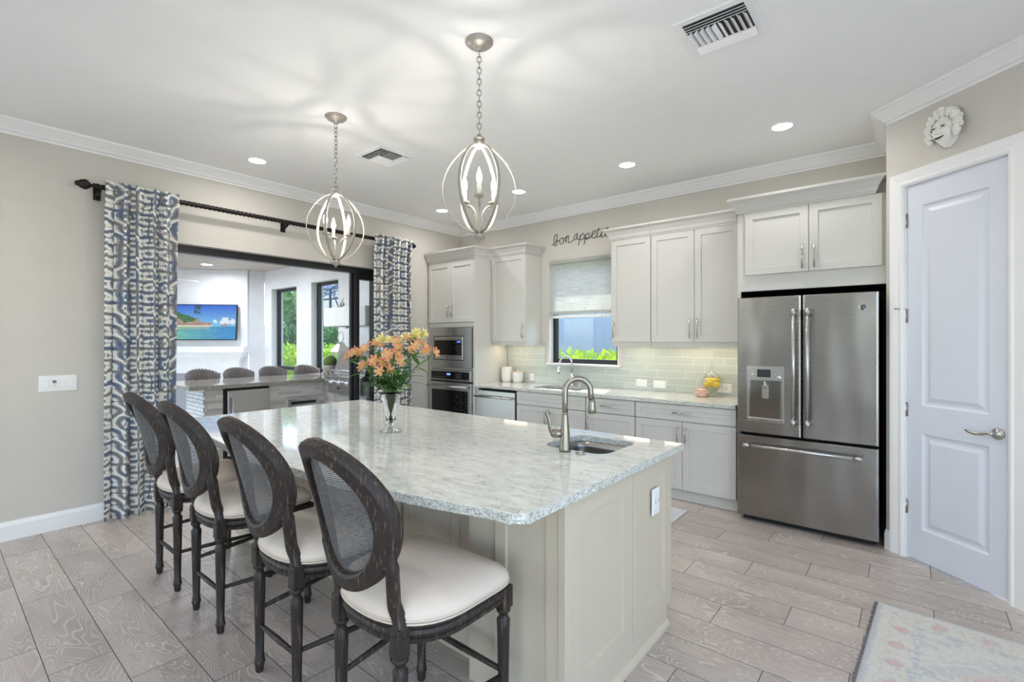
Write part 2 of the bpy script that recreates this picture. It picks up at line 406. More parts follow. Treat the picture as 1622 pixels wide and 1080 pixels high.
def curtain_mat():
    """tribal block print: labyrinth bands from Truchet cells of several sizes on a cream ground"""
    t = NT('tribal_print_fabric', 0.9); u = t.xyz(t.coord('UV'))
    wob = t.noise(t.coord('UV'), 9.0, 2)
    def cells(sz, seed, nb):
        x = t.M('DIVIDE', t.M('ADD', u[0], t.M('MULTIPLY', wob, 0.05)), sz); y = t.M('DIVIDE', t.M('ADD', u[1], t.M('MULTIPLY', wob, -0.045)), sz)
        ix, iy = t.M('FLOOR', x), t.M('FLOOR', y); fx, fy = t.M('SUBTRACT', x, ix), t.M('SUBTRACT', y, iy)
        r = t.white(t.vec(ix, iy, seed)); flip = t.M('GREATER_THAN', r, 0.5)
        fx = t.M('ABSOLUTE', t.M('SUBTRACT', flip, fx))
        sq = t.white(t.vec(ix, iy, seed + 4.0))
        d1 = t.M('SQRT', t.M('ADD', t.M('POWER', fx, 2.0), t.M('POWER', fy, 2.0)))
        gx, gy = t.M('SUBTRACT', 1.0, fx), t.M('SUBTRACT', 1.0, fy)
        d2 = t.M('SQRT', t.M('ADD', t.M('POWER', gx, 2.0), t.M('POWER', gy, 2.0)))
        dc = t.M('MINIMUM', d1, d2); ds = t.M('MINIMUM', t.M('MAXIMUM', fx, fy), t.M('MAXIMUM', gx, gy))
        sel = t.M('GREATER_THAN', sq, 0.45)
        d = t.M('ADD', t.M('MULTIPLY', dc, sel), t.M('MULTIPLY', ds, t.M('SUBTRACT', 1.0, sel)))
        return t.M('PINGPONG', t.M('ADD', t.M('MULTIPLY', d, nb), 0.5), 0.5), t.white(t.vec(ix, iy, seed + 9.0)), t.M('MINIMUM', t.M('MINIMUM', fx, gx), t.M('MINIMUM', fy, gy))
    b1, r1, e1 = cells(0.092, 1.0, 2.0)
    band = t.M('GREATER_THAN', b1, 0.19); core = t.M('GREATER_THAN', b1, 0.37)
    hue = t.noise(t.vadd(t.coord('UV'), (3.0, 1.0, 0)), 6.0, 1)
    ink = t.ramp(hue, [(0.36, S(124, 136, 158)), (0.45, S(150, 153, 158)), (0.53, S(168, 163, 154)), (0.62, S(118, 130, 154))])
    dark = t.ramp(hue, [(0.40, S(92, 104, 126)), (0.47, S(120, 120, 122)), (0.60, S(96, 106, 126))])
    c = t.mix(band, S(236, 234, 228), ink)
    c = t.mix(core, c, dark)
    c = t.mix(t.M('MULTIPLY', t.M('LESS_THAN', e1, 0.035), t.M('GREATER_THAN', r1, 0.62)), c, S(96, 106, 124))
    t.col(c); t.bump(t.noise(t.coord('UV'), 700, 1), 0.15, 0.001)
    return t.m
M['curtain'] = curtain_mat()

def shade_mat():
    t = NT('woven_shade_fabric', 0.9); o = t.coord()
    f = t.noise(t.scale(o, 5, 5, 190), 1.0, 3); k = t.noise(t.scale(o, 30, 30, 120), 1.0, 2)
    c = t.ramp(f, [(0.3, S(206, 208, 206)), (0.7, S(240, 240, 236))]); c = t.mix(t.M('GREATER_THAN', k, 0.68), c, S(150, 150, 146))
    t.col(c)
    tr = t.n('ShaderNodeBsdfTranslucent'); t.put(tr.inputs[0], c); mx = t.n('ShaderNodeMixShader'); mx.inputs[0].default_value = 0.58
    out = t.t.nodes['Material Output']; t.t.links.new(t.b.outputs[0], mx.inputs[1]); t.t.links.new(tr.outputs[0], mx.inputs[2]); t.t.links.new(mx.outputs[0], out.inputs[0])
    return t.m
M['shade'] = shade_mat()

def attr_mat(name, rough=0.9, em=0.0):
    t = NT(name, rough); a = t.n('ShaderNodeVertexColor', layer_name='Col'); t.col(a.outputs[0])
    if em:
        t.put(t.b.inputs['Emission Color'], a.outputs[0]); t.b.inputs['Emission Strength'].default_value = em; t.b.inputs['Base Color'].default_value = (0.01, 0.01, 0.01, 1)
        for l in list(t.t.links):
            if l.to_socket == t.b.inputs['Base Color']: t.t.links.remove(l)
    return t.m
M['rug'] = attr_mat('faded_rug_pile', 0.95)
M['screen'] = attr_mat('lit_screen', 0.3, 0.58)

def leaf(name, c, c2, trans=0.35, rough=0.5):
    t = NT(name, rough); r = t.white(t.scale(t.coord(), 9, 9, 9)); f = t.noise(t.coord(), 5.0, 2)
    c_ = t.ramp(f, [(0.35, c), (0.65, c2)]); t.col(c_)
    tr = t.n('ShaderNodeBsdfTranslucent'); t.put(tr.inputs[0], c_); mx = t.n('ShaderNodeMixShader'); mx.inputs[0].default_value = trans
    out = t.t.nodes['Material Output']; t.t.links.new(t.b.outputs[0], mx.inputs[1]); t.t.links.new(tr.outputs[0], mx.inputs[2]); t.t.links.new(mx.outputs[0], out.inputs[0])
    return t.m
M['hedge'] = leaf('lime_hedge_leaf', S(122, 170, 38), S(178, 204, 62), 0.45)
M['hedge2'] = leaf('dark_hedge_leaf', S(44, 92, 52), S(92, 140, 74), 0.35)
M['treeleaf'] = leaf('tree_leaf', S(66, 120, 66), S(140, 176, 104), 0.4)
M['stem'] = leaf('flower_stem_green', S(92, 130, 62), S(128, 160, 84), 0.1)
M['fleaf'] = leaf('flower_leaf_green', S(62, 112, 52), S(110, 152, 74), 0.25)
M['bark'] = plain('grey_bark', S(110, 96, 84), 0.9, var=0.2)
M['grass'] = plain('lawn', S(96, 128, 62), 0.95, var=0.3, sc=30)
M['stucco'] = plain('pale_stucco', S(228, 229, 233), 0.95, var=0.03, bump=0.5, bsc=45)
M['neighbour'] = plain('neighbour_stucco', S(186, 192, 206), 0.95, var=0.03)
M['paver'] = plain('patio_paver', S(222, 216, 210), 0.6, var=0.06, sc=3)
M['cage'] = plain('screen_cage_frame', S(52, 58, 74), 0.5)
M['wicker'] = plain('grey_wicker', S(112, 106, 104), 0.8, var=0.25, sc=80, bump=0.8, bsc=160)
M['hood'] = plain('white_hood_paint', S(240, 240, 242), 0.4)
M['moss'] = plain('moss', S(92, 112, 62), 0.95, var=0.4, sc=70, bump=1.0, bsc=90)
M['stone'] = plain('carved_stone', S(160, 154, 146), 0.8, var=0.2, sc=25, bump=0.8, bsc=40)

def plankceil():
    t = NT('whitewashed_plank', 0.6); p = t.xyz(t.coord()); y = p[0]
    r = t.M('DIVIDE', y, 0.14); row = t.M('FLOOR', r); f = t.M('SUBTRACT', r, row)
    n = t.noise(t.vec(t.M('MULTIPLY', p[0], 26), t.M('MULTIPLY', p[1], 1.6), row), 1.0, 4)
    c = t.ramp(n, [(0.3, S(176, 160, 146)), (0.7, S(216, 208, 200))]); t.col(t.mix(t.M('LESS_THAN', f, 0.05), c, S(120, 108, 98)))
    return t.m
M['plankceil'] = plankceil()
def petal(name, a, b, tip):
    t = NT(name, 0.5); f = t.noise(t.coord(), 40, 2); c = t.ramp(f, [(0.35, a), (0.65, b)])
    uv = t.xyz(t.coord('UV')); sp = t.noise(t.vec(t.M('MULTIPLY', uv[0], 14), t.M('MULTIPLY', uv[1], 5)), 3.0, 2)
    throat = t.M('MULTIPLY', t.M('LESS_THAN', uv[1], 0.55), 0.75); c = t.mix(throat, c, tip)
    fl = t.M('MULTIPLY', t.M('GREATER_THAN', sp, 0.60), t.M('LESS_THAN', uv[1], 0.6)); c = t.mix(fl, c, S(110, 40, 30))
    t.col(c); tr = t.n('ShaderNodeBsdfTranslucent'); t.put(tr.inputs[0], c); mx = t.n('ShaderNodeMixShader'); mx.inputs[0].default_value = 0.3
    out = t.t.nodes['Material Output']; t.t.links.new(t.b.outputs[0], mx.inputs[1]); t.t.links.new(tr.outputs[0], mx.inputs[2]); t.t.links.new(mx.outputs[0], out.inputs[0])
    return t.m
M['orange'] = petal('orange_petal', S(222, 148, 116), S(238, 184, 152), S(244, 206, 120))
M['yellow'] = petal('yellow_petal', S(232, 222, 140), S(244, 238, 186), S(240, 222, 110))
M['lemon'] = plain('lemon_peel', S(240, 208, 70), 0.4, var=0.06, sc=20, bump=0.3, bsc=200)
M['candy'] = plain('pink_floral_ceramic', S(214, 176, 160), 0.3, var=0.45, sc=90)

# ---------------------------------------------------------------- dimensions
XL, YB, ZC = -5.02, 4.93, 3.02       # left wall, back wall, ceiling
XR, YF = 1.9, -4.6                    # right wall, wall behind the camera
ANG = math.radians(-40.66); AX, AY = -0.137, 4.241   # angled pantry wall
adir = (math.cos(ANG), math.sin(ANG))
def aw(s): return (AX + adir[0] * s, AY + adir[1] * s)
SEND = (XR - AX) / adir[0]

def rect(x0, x1, z0, z1): return [(x0, z0), (x1, z0), (x1, z1), (x0, z1)]

# ---------------------------------------------------------------- shell
b = MB().box(-5.2, XR + 0.15, YF - 0.15, YB + 0.19, -0.12, 0.0); struct(b.build('floor', M['floor']))
b = MB().box(-5.2, XR + 0.7, YF - 0.7, YB + 0.75, ZC, ZC + 0.25); struct(b.build('ceiling', M['ceiling']))
mY = lambda t0: (lambda u, v, h: (u, t0 + h, v))
mX = lambda t0: (lambda u, v, h: (t0 + h, u, v))
OP = (0.98, 3.64, 0.0, 2.30)          # sliding door opening in the left wall (y0,y1,z0,z1)
struct(slab([(0.345, 0), (OP[0], 0), (OP[0], OP[3]), (OP[1], OP[3]), (OP[1], 0), (YB + 0.19, 0), (YB + 0.19, ZC), (0.345, ZC)], [], -0.18, 0, mX(XL)).build('wall_left', M['wall']))
struct(slab([(YF, 0), (-2.9, 0), (-2.9, 2.45), (-0.1, 2.45), (-0.1, 0), (0.285, 0), (0.285, ZC), (YF, ZC)], [], -0.18, 0, mX(XL)).build('wall_side', M['wall']))
struct(MB().box(XL - 0.18, XL + 0.012, 0.285, 0.345, 0, ZC).build('trim_2', M['trim']))
WN = (-3.46, -2.52, 1.157, 2.40)
struct(slab(rect(XL, -0.0, 0, ZC), [rect(*WN)], 0, 0.19, mY(YB)).build('wall_back', M['wall']))
struct(MB().box(-0.125, 0.02, AY, YB, 0, ZC).build('wall_recess', M['wall']))
am = lambda u, v, h: (AX + adir[0] * u - adir[1] * h, AY + adir[1] * u + adir[0] * h, v)
struct(slab([(0.0, 0), (0.128, 0), (0.128, 2.458), (0.723, 2.458), (0.723, 0), (SEND, 0), (SEND, ZC), (0.0, ZC)], [], 0, 0.11, am).build('wall_pantry', M['wall']))
struct(slab(rect(YF, aw(SEND)[1], 0, ZC), [rect(-4.2, 2.1, 0.03, 2.65)], 0, 0.15, mX(XR)).build('wall_right', M['wall']))
struct(slab(rect(XL - 0.18, XR, 0, ZC), [rect(-4.95, -3.65, 0.05, 2.6), rect(-0.1, 1.8, 0.05, 2.6)], -0.15, 0, mY(YF)).build('wall_front', M['wall']))
# crown moulding
cp = [(0, 2.918), (0.012, 2.918), (0.014, 2.935), (0.03, 2.94), (0.04, 2.955), (0.075, 2.985), (0.088, 2.998), (0.098, 3.0), (0.102, ZC - 0.001), (0, ZC - 0.001)]
struct(sweep([(XL, 0.345), (XL, YB), (-0.125, YB), (-0.125, AY + 0.0), aw(SEND)], cp).build('trim_1', M['trim']))
bp = [(0, 0), (0.016, 0), (0.016, 0.105), (0.012, 0.118), (0.008, 0.125), (0.006, 0.135), (0, 0.135)]
struct(sweep([(XL, 0.345), (XL, OP[0])], bp).build('baseboard_left', M['trim']))
struct(sweep([aw(0.0), aw(0.045)], bp).build('baseboard_right', M['trim']))
struct(sweep([aw(0.785), aw(SEND)], bp).build('baseboard_pantry', M['trim']))
# tile splash
struct(slab([(-4.13, 0.902), (-1.13, 0.902), (-1.13, 1.42), (WN[1] + 0.055, 1.42), (WN[1] + 0.055, 1.135), (WN[0] - 0.055, 1.135), (WN[0] - 0.055, 1.42), (-4.13, 1.42)], [], -0.008, -0.0005, mY(YB)).build('wall_backsplash', M['backsplash']))

# ---------------------------------------------------------------- kitchen window
wnd = sempty('window_1', (WN[0], YB, 0))
W0 = WN[1] - WN[0]
m = MB()
for a in (rect(0, 0.012, WN[2], WN[3]), rect(W0 - 0.012, W0, WN[2], WN[3]), rect(0, W0, WN[3] - 0.012, WN[3])):
    m.box(a[0][0], a[1][0], -0.002, 0.10, a[0][1], a[2][1])
m.build('window_casing', M['trim'], wnd)
MB().cbox(-0.03, W0 + 0.03, -0.035, 0.10, WN[2] - 0.022, WN[2] - 0.0005, 0.004).build('window_sill', M['trim'], wnd)
slab(rect(0.012, W0 - 0.012, WN[2], WN[3] - 0.012), [rect(0.06, W0 - 0.06, WN[2] + 0.052, WN[3] - 0.06)], 0.07, 0.12, lambda u, v, h: (u, h, v)).build('window_frame', M['bronze'], wnd)
MB().box(0.06, W0 - 0.06, 0.093, 0.097, WN[2] + 0.052, WN[3] - 0.06).build('pane', M['pane'], wnd)

# roman shade
t = thing('roman_shade', 'white woven roman shade half lowered over the sink window', 'window shade', ((WN[0] + WN[1]) / 2, YB - 0.012, 1.70))
m = MB(); m.box(-0.455, 0.455, -0.004, 0.0, 0.05, 0.70)
m.build('shade_cloth', M['shade'], t)
m = MB(); m.box(-0.456, 0.456, -0.016, -0.005, 0.045, 0.085); m.build('fold', M['shade'], t)
m = MB(); m.box(-0.455, 0.455, -0.012, -0.003, 0.0, 0.035); m.build('hem', M['shade'], t)
m = MB(); m.box(-0.455, 0.455, -0.022, -0.0045, 0.66, 0.702); m.build('headrail', M['shade'], t)

# ---------------------------------------------------------------- cabinet building blocks
def shaker(x0, x1, z0, z1, y, rail=0.058, dep=0.009, th=0.02, mb=None):
    m = mb or MB(); c = 0.002
    r = [(x0, x1, z0, z1, y + th), (x0, x1, z0, z1, y + c), (x0 + c, x1 - c, z0 + c, z1 - c, y), (x0 + rail, x1 - rail, z0 + rail, z1 - rail, y), (x0 + rail + .003, x1 - rail - .003, z0 + rail + .003, z1 - rail - .003, y + dep), ]
    return m.rects(r)
def pull(x, y, z, L, vert=True):
    """bar pull standing off a face at y (facing -y), centred on (x,z)"""
    m = MB(); d = 0.032; r = 0.0055
    if vert:
        m.tube([(x, y - d, z - L / 2), (x, y - d, z + L / 2)], r, 10)
        for s in (-1, 1): m.tube([(x, y - d, z + s * L * 0.34), (x, y, z + s * L * 0.34)], r * 0.8, 8)
    else:
        m.tube([(x - L / 2, y - d, z), (x + L / 2, y - d, z)], r, 10)
        for s in (-1, 1): m.tube([(x + s * L * 0.36, y - d, z), (x + s * L * 0.36, y, z)], r * 0.8, 8)
    return m
def door_part(p, x0, x1, z0, z1, y, hx=None, hz=None, hl=0.15, vert=True, name='door', mat='cab', rail=0.058):
    d = shaker(x0, x1, z0, z1, y, rail).build(name, M[mat], p)
    if hx is not None: pull(hx, y, hz, hl, vert).build('handle', M['nickel'], d)
    return d
CRP = [(0, 0), (0.004, 0), (0.006, 0.012), (0.012, 0.016), (0.020, 0.045), (0.040, 0.080), (0.062, 0.100), (0.066, 0.118), (0, 0.118)]
def crown(p, path, z, name='crown_molding', mat='cab'):
    sweep(path, [(o, z + q) for o, q in CRP], side=1).build(name, M[mat], p)

YD = 4.305      # base door faces
YU = 4.60       # wall cabinet door faces
G = 0.004
# ---- tall oven cabinet
TX0, TX1 = -4.995, -4.13
t = thing('tall_oven_cabinet', 'tall white oven cabinet in the left corner with two doors on top', 'cabinet', (TX0, YD, 0)); TW = TX1 - TX0
m = MB(); y0, y1 = 0.022, YB - YD - 0.012
m.box(0, 0.02, y0, y1, 0.0, 2.464); m.box(TW - 0.02, TW, y0 - 0.02, y1, 0.0, 2.464); m.box(0.02, TW - 0.02, y0 - 0.01, y1, 2.434, 2.464)
m.box(0.02, TW - 0.02, y1 - 0.02, y1, 0.0, 2.42)
m.box(0.02, 0.05, y0, y0 + 0.02, 0.1, 1.66); m.box(TW - 0.055, TW - 0.02, y0, y0 + 0.02, 0.1, 1.66)
m.box(0.05, TW - 0.055, y0, y0 + 0.02, 1.60, 1.66); m.box(0.05, TW - 0.055, y0, y0 + 0.02, 1.062, 1.078); m.box(0.02, TW - 0.02, y0 + .04, y0 + 0.06, 0.0, 0.1)
m.box(0.02, TW - 0.02, y0, y1 - 0.02, 1.662, 1.68); m.box(0.05, TW - 0.055, y0, y0 + 0.02, 0.1, 0.34)
m.build('body', M['cab'], t)
mx = (0.02 + TW - 0.02) / 2
door_part(t, 0.012, mx - G / 2, 1.664, 2.432, 0, mx - 0.035, 1.81, 0.17)
door_part(t, mx + G / 2, TW - 0.022, 1.664, 2.432, 0, mx + 0.035, 1.81, 0.17)
crown(t, [(0.0, -0.002), (TW, -0.002), (TW, YU - YD - 0.070)], 2.464)
# face is drawn clockwise: crown projects forward and to the right side

# ---- microwave and oven
def app(nm, label, cat, z, h):
    return thing(nm, label, cat, (TX0 + 0.052, YD, z))
AWD = TW - 0.052 - 0.057
t = app('built_in_microwave', 'stainless built-in microwave with wide trim frame above the wall oven', 'microwave', 1.08, 0.51)
MB().box(0.02, AWD - 0.02, 0.05, 0.40, 0.02, 0.49).build('body', M['steel'], t)
slab(rect(0.004, AWD - 0.004, 0.004, 0.515), [rect(0.075, AWD - 0.135, 0.10, 0.41)], -0.012, 0.02, lambda u, v, h: (u, h, v)).build('trim_frame', M['steel'], t)
d = MB(); d.rects([(0.088, AWD - 0.143, 0.108, 0.40, 0.03), (0.088, AWD - 0.143, 0.108, 0.40, -0.012), (0.093, AWD - 0.148, 0.113, 0.395, -0.016)]); d = d.build('door', M['steel'], t)
MB().rects([(0.10, AWD - 0.155, 0.165, 0.355, -0.012), (0.10, AWD - 0.155, 0.165, 0.355, -0.018)]).build('window', M['darkglass'], d)
MB().box(AWD - 0.235, AWD - 0.175, -0.0195, -0.018, 0.325, 0.345).build('display', emit('blue_display', S(90, 120, 255), 1.2), d)
m = MB()
for i in range(4):
    for j in range(5): m.box(AWD - 0.24 + i * 0.02, AWD - 0.232 + i * 0.02, -0.0188, -0.018, 0.185 + j * 0.025, 0.191 + j * 0.025)
m.build('keypad', plain('keypad_marks', S(110, 110, 116), 0.5), d)
MB().box(AWD / 2 - 0.055, AWD / 2 - 0.045, -0.0185, -0.016, 0.128, 0.145).build('latch_mark', M['gap'], d)
MB().box(0.077, AWD - 0.137, 0.035, 0.045, 0.10, 0.41).build('cavity', M['black'], t)

t = app('wall_oven', 'stainless wall oven with black glass door below the microwave', 'oven', 0.345, 0.71)
MB().box(0.02, AWD - 0.02, 0.05, 0.50, 0.01, 0.70).build('body', M['steel'], t)
p = MB().rects([(0.0, AWD, 0.575, 0.712, 0.03), (0.0, AWD, 0.575, 0.712, -0.008), (0.004, AWD - 0.004, 0.579, 0.708, -0.012)]).build('control_panel', M['steel'], t)
MB().box(0.03, AWD - 0.035, -0.0145, -0.012, 0.592, 0.690).build('glass_panel', M['darkglass'], p)
MB().box(AWD / 2 - 0.05, AWD / 2 + 0.015, -0.0155, -0.0145, 0.645, 0.668).build('display', emit('clock_display', S(110, 150, 255), 1.5), p)
m = MB()
for i in range(4):
    for j in range(3): m.box(AWD * 0.66 + i * 0.026, AWD * 0.66 + 0.006 + i * 0.026, -0.0152, -0.0145, 0.61 + j * 0.024, 0.616 + j * 0.024)
for i in range(5): m.box(0.07 + i * 0.05, 0.082 + i * 0.05, -0.0152, -0.0145, 0.612, 0.617)
m.build('keypad', plain('oven_key_marks', S(190, 190, 194), 0.5), p)
d = MB().rects([(0.0, AWD, 0.0, 0.555, 0.03), (0.0, AWD, 0.0, 0.555, -0.01), (0.004, AWD - 0.004, 0.004, 0.551, -0.015)]).build('door', M['steel'], t)
MB().rects([(0.045, AWD - 0.05, 0.06, 0.455, -0.012), (0.045, AWD - 0.05, 0.06, 0.455, -0.0175)]).build('window', M['darkglass'], d)
m = MB(); m.tube([(0.0, -0.062, 0.505), (AWD - 0.02, -0.062, 0.505)], 0.013, 12)
for x in (0.05, AWD - 0.08): m.tube([(x, -0.062, 0.505), (x, -0.015, 0.505)], 0.010, 8)
m.build('handle', M['steel'], d)
MB().box(0.0, AWD, 0.0, 0.04, 0.557, 0.573).build('vent_slot', M['black'], t)

# ---- dishwasher
t = thing('dishwasher', 'stainless dishwasher with bar handle beside the tall oven cabinet', 'dishwasher', (-4.085, YD, 0)); DW = 0.60
MB().box(0.01, DW - 0.01, 0.03, 0.55, 0.10, 0.845).build('body', M['gap'], t)
d = MB().rects([(0.005, DW - 0.005, 0.11, 0.835, 0.03), (0.005, DW - 0.005, 0.11, 0.835, -0.010), (0.009, DW - 0.009, 0.114, 0.831, -0.014)]).build('door', M['steel'], t)
m = MB(); m.tube([(0.0, -0.058, 0.765), (DW - 0.02, -0.058, 0.765)], 0.012, 12)
for x in (0.045, DW - 0.06): m.tube([(x, -0.058, 0.765), (x, -0.014, 0.765)], 0.009, 8)
m.build('handle', M['steel'], d)
MB().box(0.0, DW, 0.05, 0.07, 0.0, 0.10).build('toe_kick', M['cab'], t)

# ---- base cabinets
def base_cab(x0, x1, label, drawer_handle, splits, hs):
    t = thing('base_cabinet', label, 'cabinet', (x0, YD, 0)); W = x1 - x0
    D = YB - YD - 0.012; m = MB(); m.box(0.001, 0.019, 0.0215, D, 0.10, 0.862); m.box(W - 0.019, W - 0.001, 0.0215, D, 0.10, 0.862); m.box(0.019, W - 0.019, D - 0.012, D, 0.10, 0.862); m.box(0.019, W - 0.019, 0.0215, D - 0.012, 0.10, 0.118)
    m.box(0.019, W - 0.019, 0.0215, 0.04, 0.70, 0.722); m.box(0.019, W - 0.019, 0.0215, 0.04, 0.845, 0.862); m.build('body', M['cab'], t)
    MB().box(0.019, W - 0.019, 0.041, 0.046, 0.118, 0.862).build('inner_panel', M['gap'], t)  # dark sheet behind the doors, painting the shadow in their gaps
    m = MB(); m.box(0, W, 0.058, 0.075, 0.0, 0.10); m.box(0, W, 0.046, 0.058, 0.0, 0.022); m.build('toe_kick', M['cab'], t)
    dr = shaker(0.003, W - 0.003, 0.716, 0.856, 0, 0.045 if W < .7 else 0.048).build('drawer_front', M['cab'], t)
    if drawer_handle: pull(W / 2, 0, 0.786, 0.17, False).build('handle', M['nickel'], dr)
    xs = [0.003] + splits + [W - 0.003]
    for i in range(len(xs) - 1):
        a = xs[i] + (0.0015 if i else 0); b = xs[i + 1] - (0.0015 if i < len(xs) - 2 else 0)
        door_part(t, a, b, 0.104, 0.706, 0, hs[i], 0.60, 0.15)
    return t
base_cab(-3.477, -2.573, 'white sink base cabinet with false drawer front and two doors beside the dishwasher', False, [0.447], [0.447 - 0.035, 0.447 + 0.035])
base_cab(-2.569, -2.032, 'narrow white base cabinet with one drawer over one door right of the sink', True, [], [0.035])
base_cab(-2.028, -1.126, 'wide white base cabinet with one drawer over two doors next to the fridge', True, [0.447], [0.447 - 0.035, 0.447 + 0.035])
t = thing('filler_panel', 'narrow white filler strip between tall cabinet and dishwasher', 'panel', (-4.128, YD, 0))
MB().box(0, 0.04, 0.02, 0.05, 0.0, 0.862).build('strip', M['cab'], t)

def rrect(x0, x1, y0, y1, r, k=6):
    P = []
    for cx, cy, a in ((x1 - r, y0 + r, -90), (x1 - r, y1 - r, 0), (x0 + r, y1 - r, 90), (x0 + r, y0 + r, 180)):
        for i in range(k + 1):
            q = math.radians(a + 90 * i / k); P.append((cx + r * math.cos(q), cy + r * math.sin(q)))
    return P
# ---- worktop, sink, taps on the back run
SK = (-3.36, -2.74, 4.42, 4.80)
o = slab([(-4.128, 4.275), (-1.124, 4.275), (-1.124, YB - 0.009), (-4.128, YB - 0.009)], [rrect(*SK, 0.06)], 0.865, 0.90, lambda u, v, h: (u, v, h)).build('kitchen_worktop', M['quartz'], bevel=0.003)
tag(o, 'pale quartz worktop running along the back wall under the window', 'countertop')
def basin(name, label, R, r, zt, dep, group=None):
    t = thing(name, label, 'sink', ((R[0] + R[1]) / 2, (R[2] + R[3]) / 2, zt - dep))
    hw, hd = (R[1] - R[0]) / 2, (R[3] - R[2]) / 2; m = MB()
    ring = lambda i, z: [(x, y, z) for x, y in rrect(-hw + i, hw - i, -hd + i, hd - i, max(0.02, r - i))]
    m.loft([ring(-0.02, dep), ring(0.0, dep), ring(0.006, dep - 0.03), ring(0.012, 0.03), ring(0.04, 0.004), ring(0.12, 0.0)], caps=False)
    n = len(rrect(0, 1, 0, 1, 0.1)); b = len(m.v) - n; m.f.append(tuple(b + i for i in range(n))); m.sm.append(False)
    m.build('bowl', M['sinksteel'], t)
    MB().lathe([(0.04, 0.001), (0.04, 0.006), (0.03, 0.006), (0.02, 0.002)], 18).build('drain', M['chrome'], t)
    return t
basin('kitchen_sink', 'undermount stainless sink in the back worktop under the window', SK, 0.06, 0.864, 0.19)
t = thing('kitchen_faucet', 'tall chrome gooseneck faucet at the sink under the window', 'faucet', (-3.09, 4.865, 0.9005), math.radians(-25))
m = MB(); m.lathe([(0.026, 0), (0.026, 0.012), (0.019, 0.02), (0.018, 0.12), (0.014, 0.13), (0.012, 0.14)], 16)
m.tube([(0, 0, 0.13), (0, 0, 0.26)] + [(0, -0.085 + 0.085 * math.cos(a), 0.26 + 0.085 * math.sin(a)) for a in [PI * k / 10 for k in range(1, 10)]] + [(0, -0.172, 0.255), (0, -0.18, 0.23)], 0.012, 12)
m.build('spout', M['chrome'], t)
MB().lathe([(0.013, 0.235), (0.014, 0.2), (0.019, 0.175), (0.019, 0.15), (0.014, 0.148)], 14, at=(0, -0.182, 0)).build('spray_head', M['chrome'], t)
MB().tube([(0.016, 0, 0.07), (0.04, 0, 0.075), (0.05, -0.02, 0.12), (0.055, -0.035, 0.15)], [0.009, 0.008, 0.006, 0.005], 8).build('lever', M['chrome'], t)
t = thing('soap_dispenser', 'small chrome soap pump beside the window faucet', 'soap dispenser', (-2.98, 4.865, 0.9005))
MB().lathe([(0.018, 0), (0.018, 0.008), (0.011, 0.012), (0.011, 0.06), (0.008, 0.065), (0.008, 0.10)], 14).build('pump_body', M['chrome'], t)
MB().tube([(0, 0, 0.10), (0, -0.02, 0.105), (0, -0.07, 0.098)], 0.006, 8).build('nozzle', M['chrome'], t)

# ---- wall cabinets
def upper(x0, x1, label, doors, ends, cx):
    t = thing('wall_cabinet', label, 'cabinet', (x0, YU, 0)); W = x1 - x0; D = YB - YU - 0.002
    m = MB(); m.box(0.0, W, 0.0205, D, 1.41, 2.478); m.box(0.004, W - 0.004, 0.022, 0.04, 1.372, 1.41)
    if ends[0]: m.box(0.004, 0.02, 0.04, D, 1.372, 1.41)
    if ends[1]: m.box(W - 0.02, W - 0.004, 0.04, D, 1.372, 1.41)
    m.build('body', M['cab'], t)
    for a, b, hx in doors: door_part(t, a, b, 1.419, 2.474, 0, hx, 1.545, 0.19)
    crown(t, cx(W, D), 2.476)
    MB().box(0.08, W - 0.08, 0.10, 0.16, 1.396, 1.409).build('light_strip', emit('warm_strip', (1, 0.85, 0.6, 1), 3.0), t)
    lo = lamp('strip_lamp', 'AREA', (W / 2, 0.15, 1.392), STRIP_W * W / 0.6, t, (1.0, 0.86, 0.66), shape='RECTANGLE', size=W - 0.16, size_y=0.03)
    return t
upper(-4.128, -3.577, 'white single-door wall cabinet left of the window', [(0.004, 0.547, 0.547 - 0.032)], (0, 1), lambda W, D: [(0.0, -0.002), (W, -0.002), (W, D)])
upper(-2.44, -2.003, 'white single-door wall cabinet immediately right of the window', [(0.003, 0.434, 0.034)], (1, 0), lambda W, D: [(0, D), (0, -0.002), (W, -0.002)])
upper(-2.0, -1.125, 'white double-door wall cabinet between single cabinet and fridge surround', [(0.002, 0.424, 0.424 - 0.034), (0.428, 0.828, 0.428 + 0.034)], (0, 0), lambda W, D: [(0, -0.002), (W - 0.071, -0.002)])

# ---- fridge surround
FX0, FX1 = -1.122, -0.129
t = thing('fridge_surround', 'white cabinet surround above the refrigerator with two short doors', 'cabinet', (FX0, YD, 0)); W = FX1 - FX0; D = YB - YD - 0.003
m = MB(); m.box(0, 0.025, 0.02, D, 0.0, 1.838); m.box(W - 0.006, W, 0.02, D, 0.0, 1.838); m.box(0, W, 0.02, D, 1.838, 2.482)
m.build('body', M['cab'], t)
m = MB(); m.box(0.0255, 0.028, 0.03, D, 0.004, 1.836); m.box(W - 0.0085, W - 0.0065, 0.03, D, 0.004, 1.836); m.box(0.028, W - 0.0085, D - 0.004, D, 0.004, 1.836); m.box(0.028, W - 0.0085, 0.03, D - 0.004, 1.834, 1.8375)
m.build('recess_liner', M['black'], t)  # black sheets that paint in the dark gap around the fridge
c0 = 0.513
door_part(t, 0.061, c0 - 0.002, 1.967, 2.478, 0, c0 - 0.04, 2.08, 0.19); door_part(t, c0 + 0.002, W - 0.032, 1.967, 2.478, 0, c0 + 0.04, 2.08, 0.19)
crown(t, [(0, D * 0.9), (0, -0.002), (W - 0.072, -0.002), (W - 0.072, D * 0.9)], 2.482)
MB().box(W - 0.0715, W - 0.001, 0.07, D * 0.9, 2.4825, 2.572).build('crown_filler', M['cab'], t)

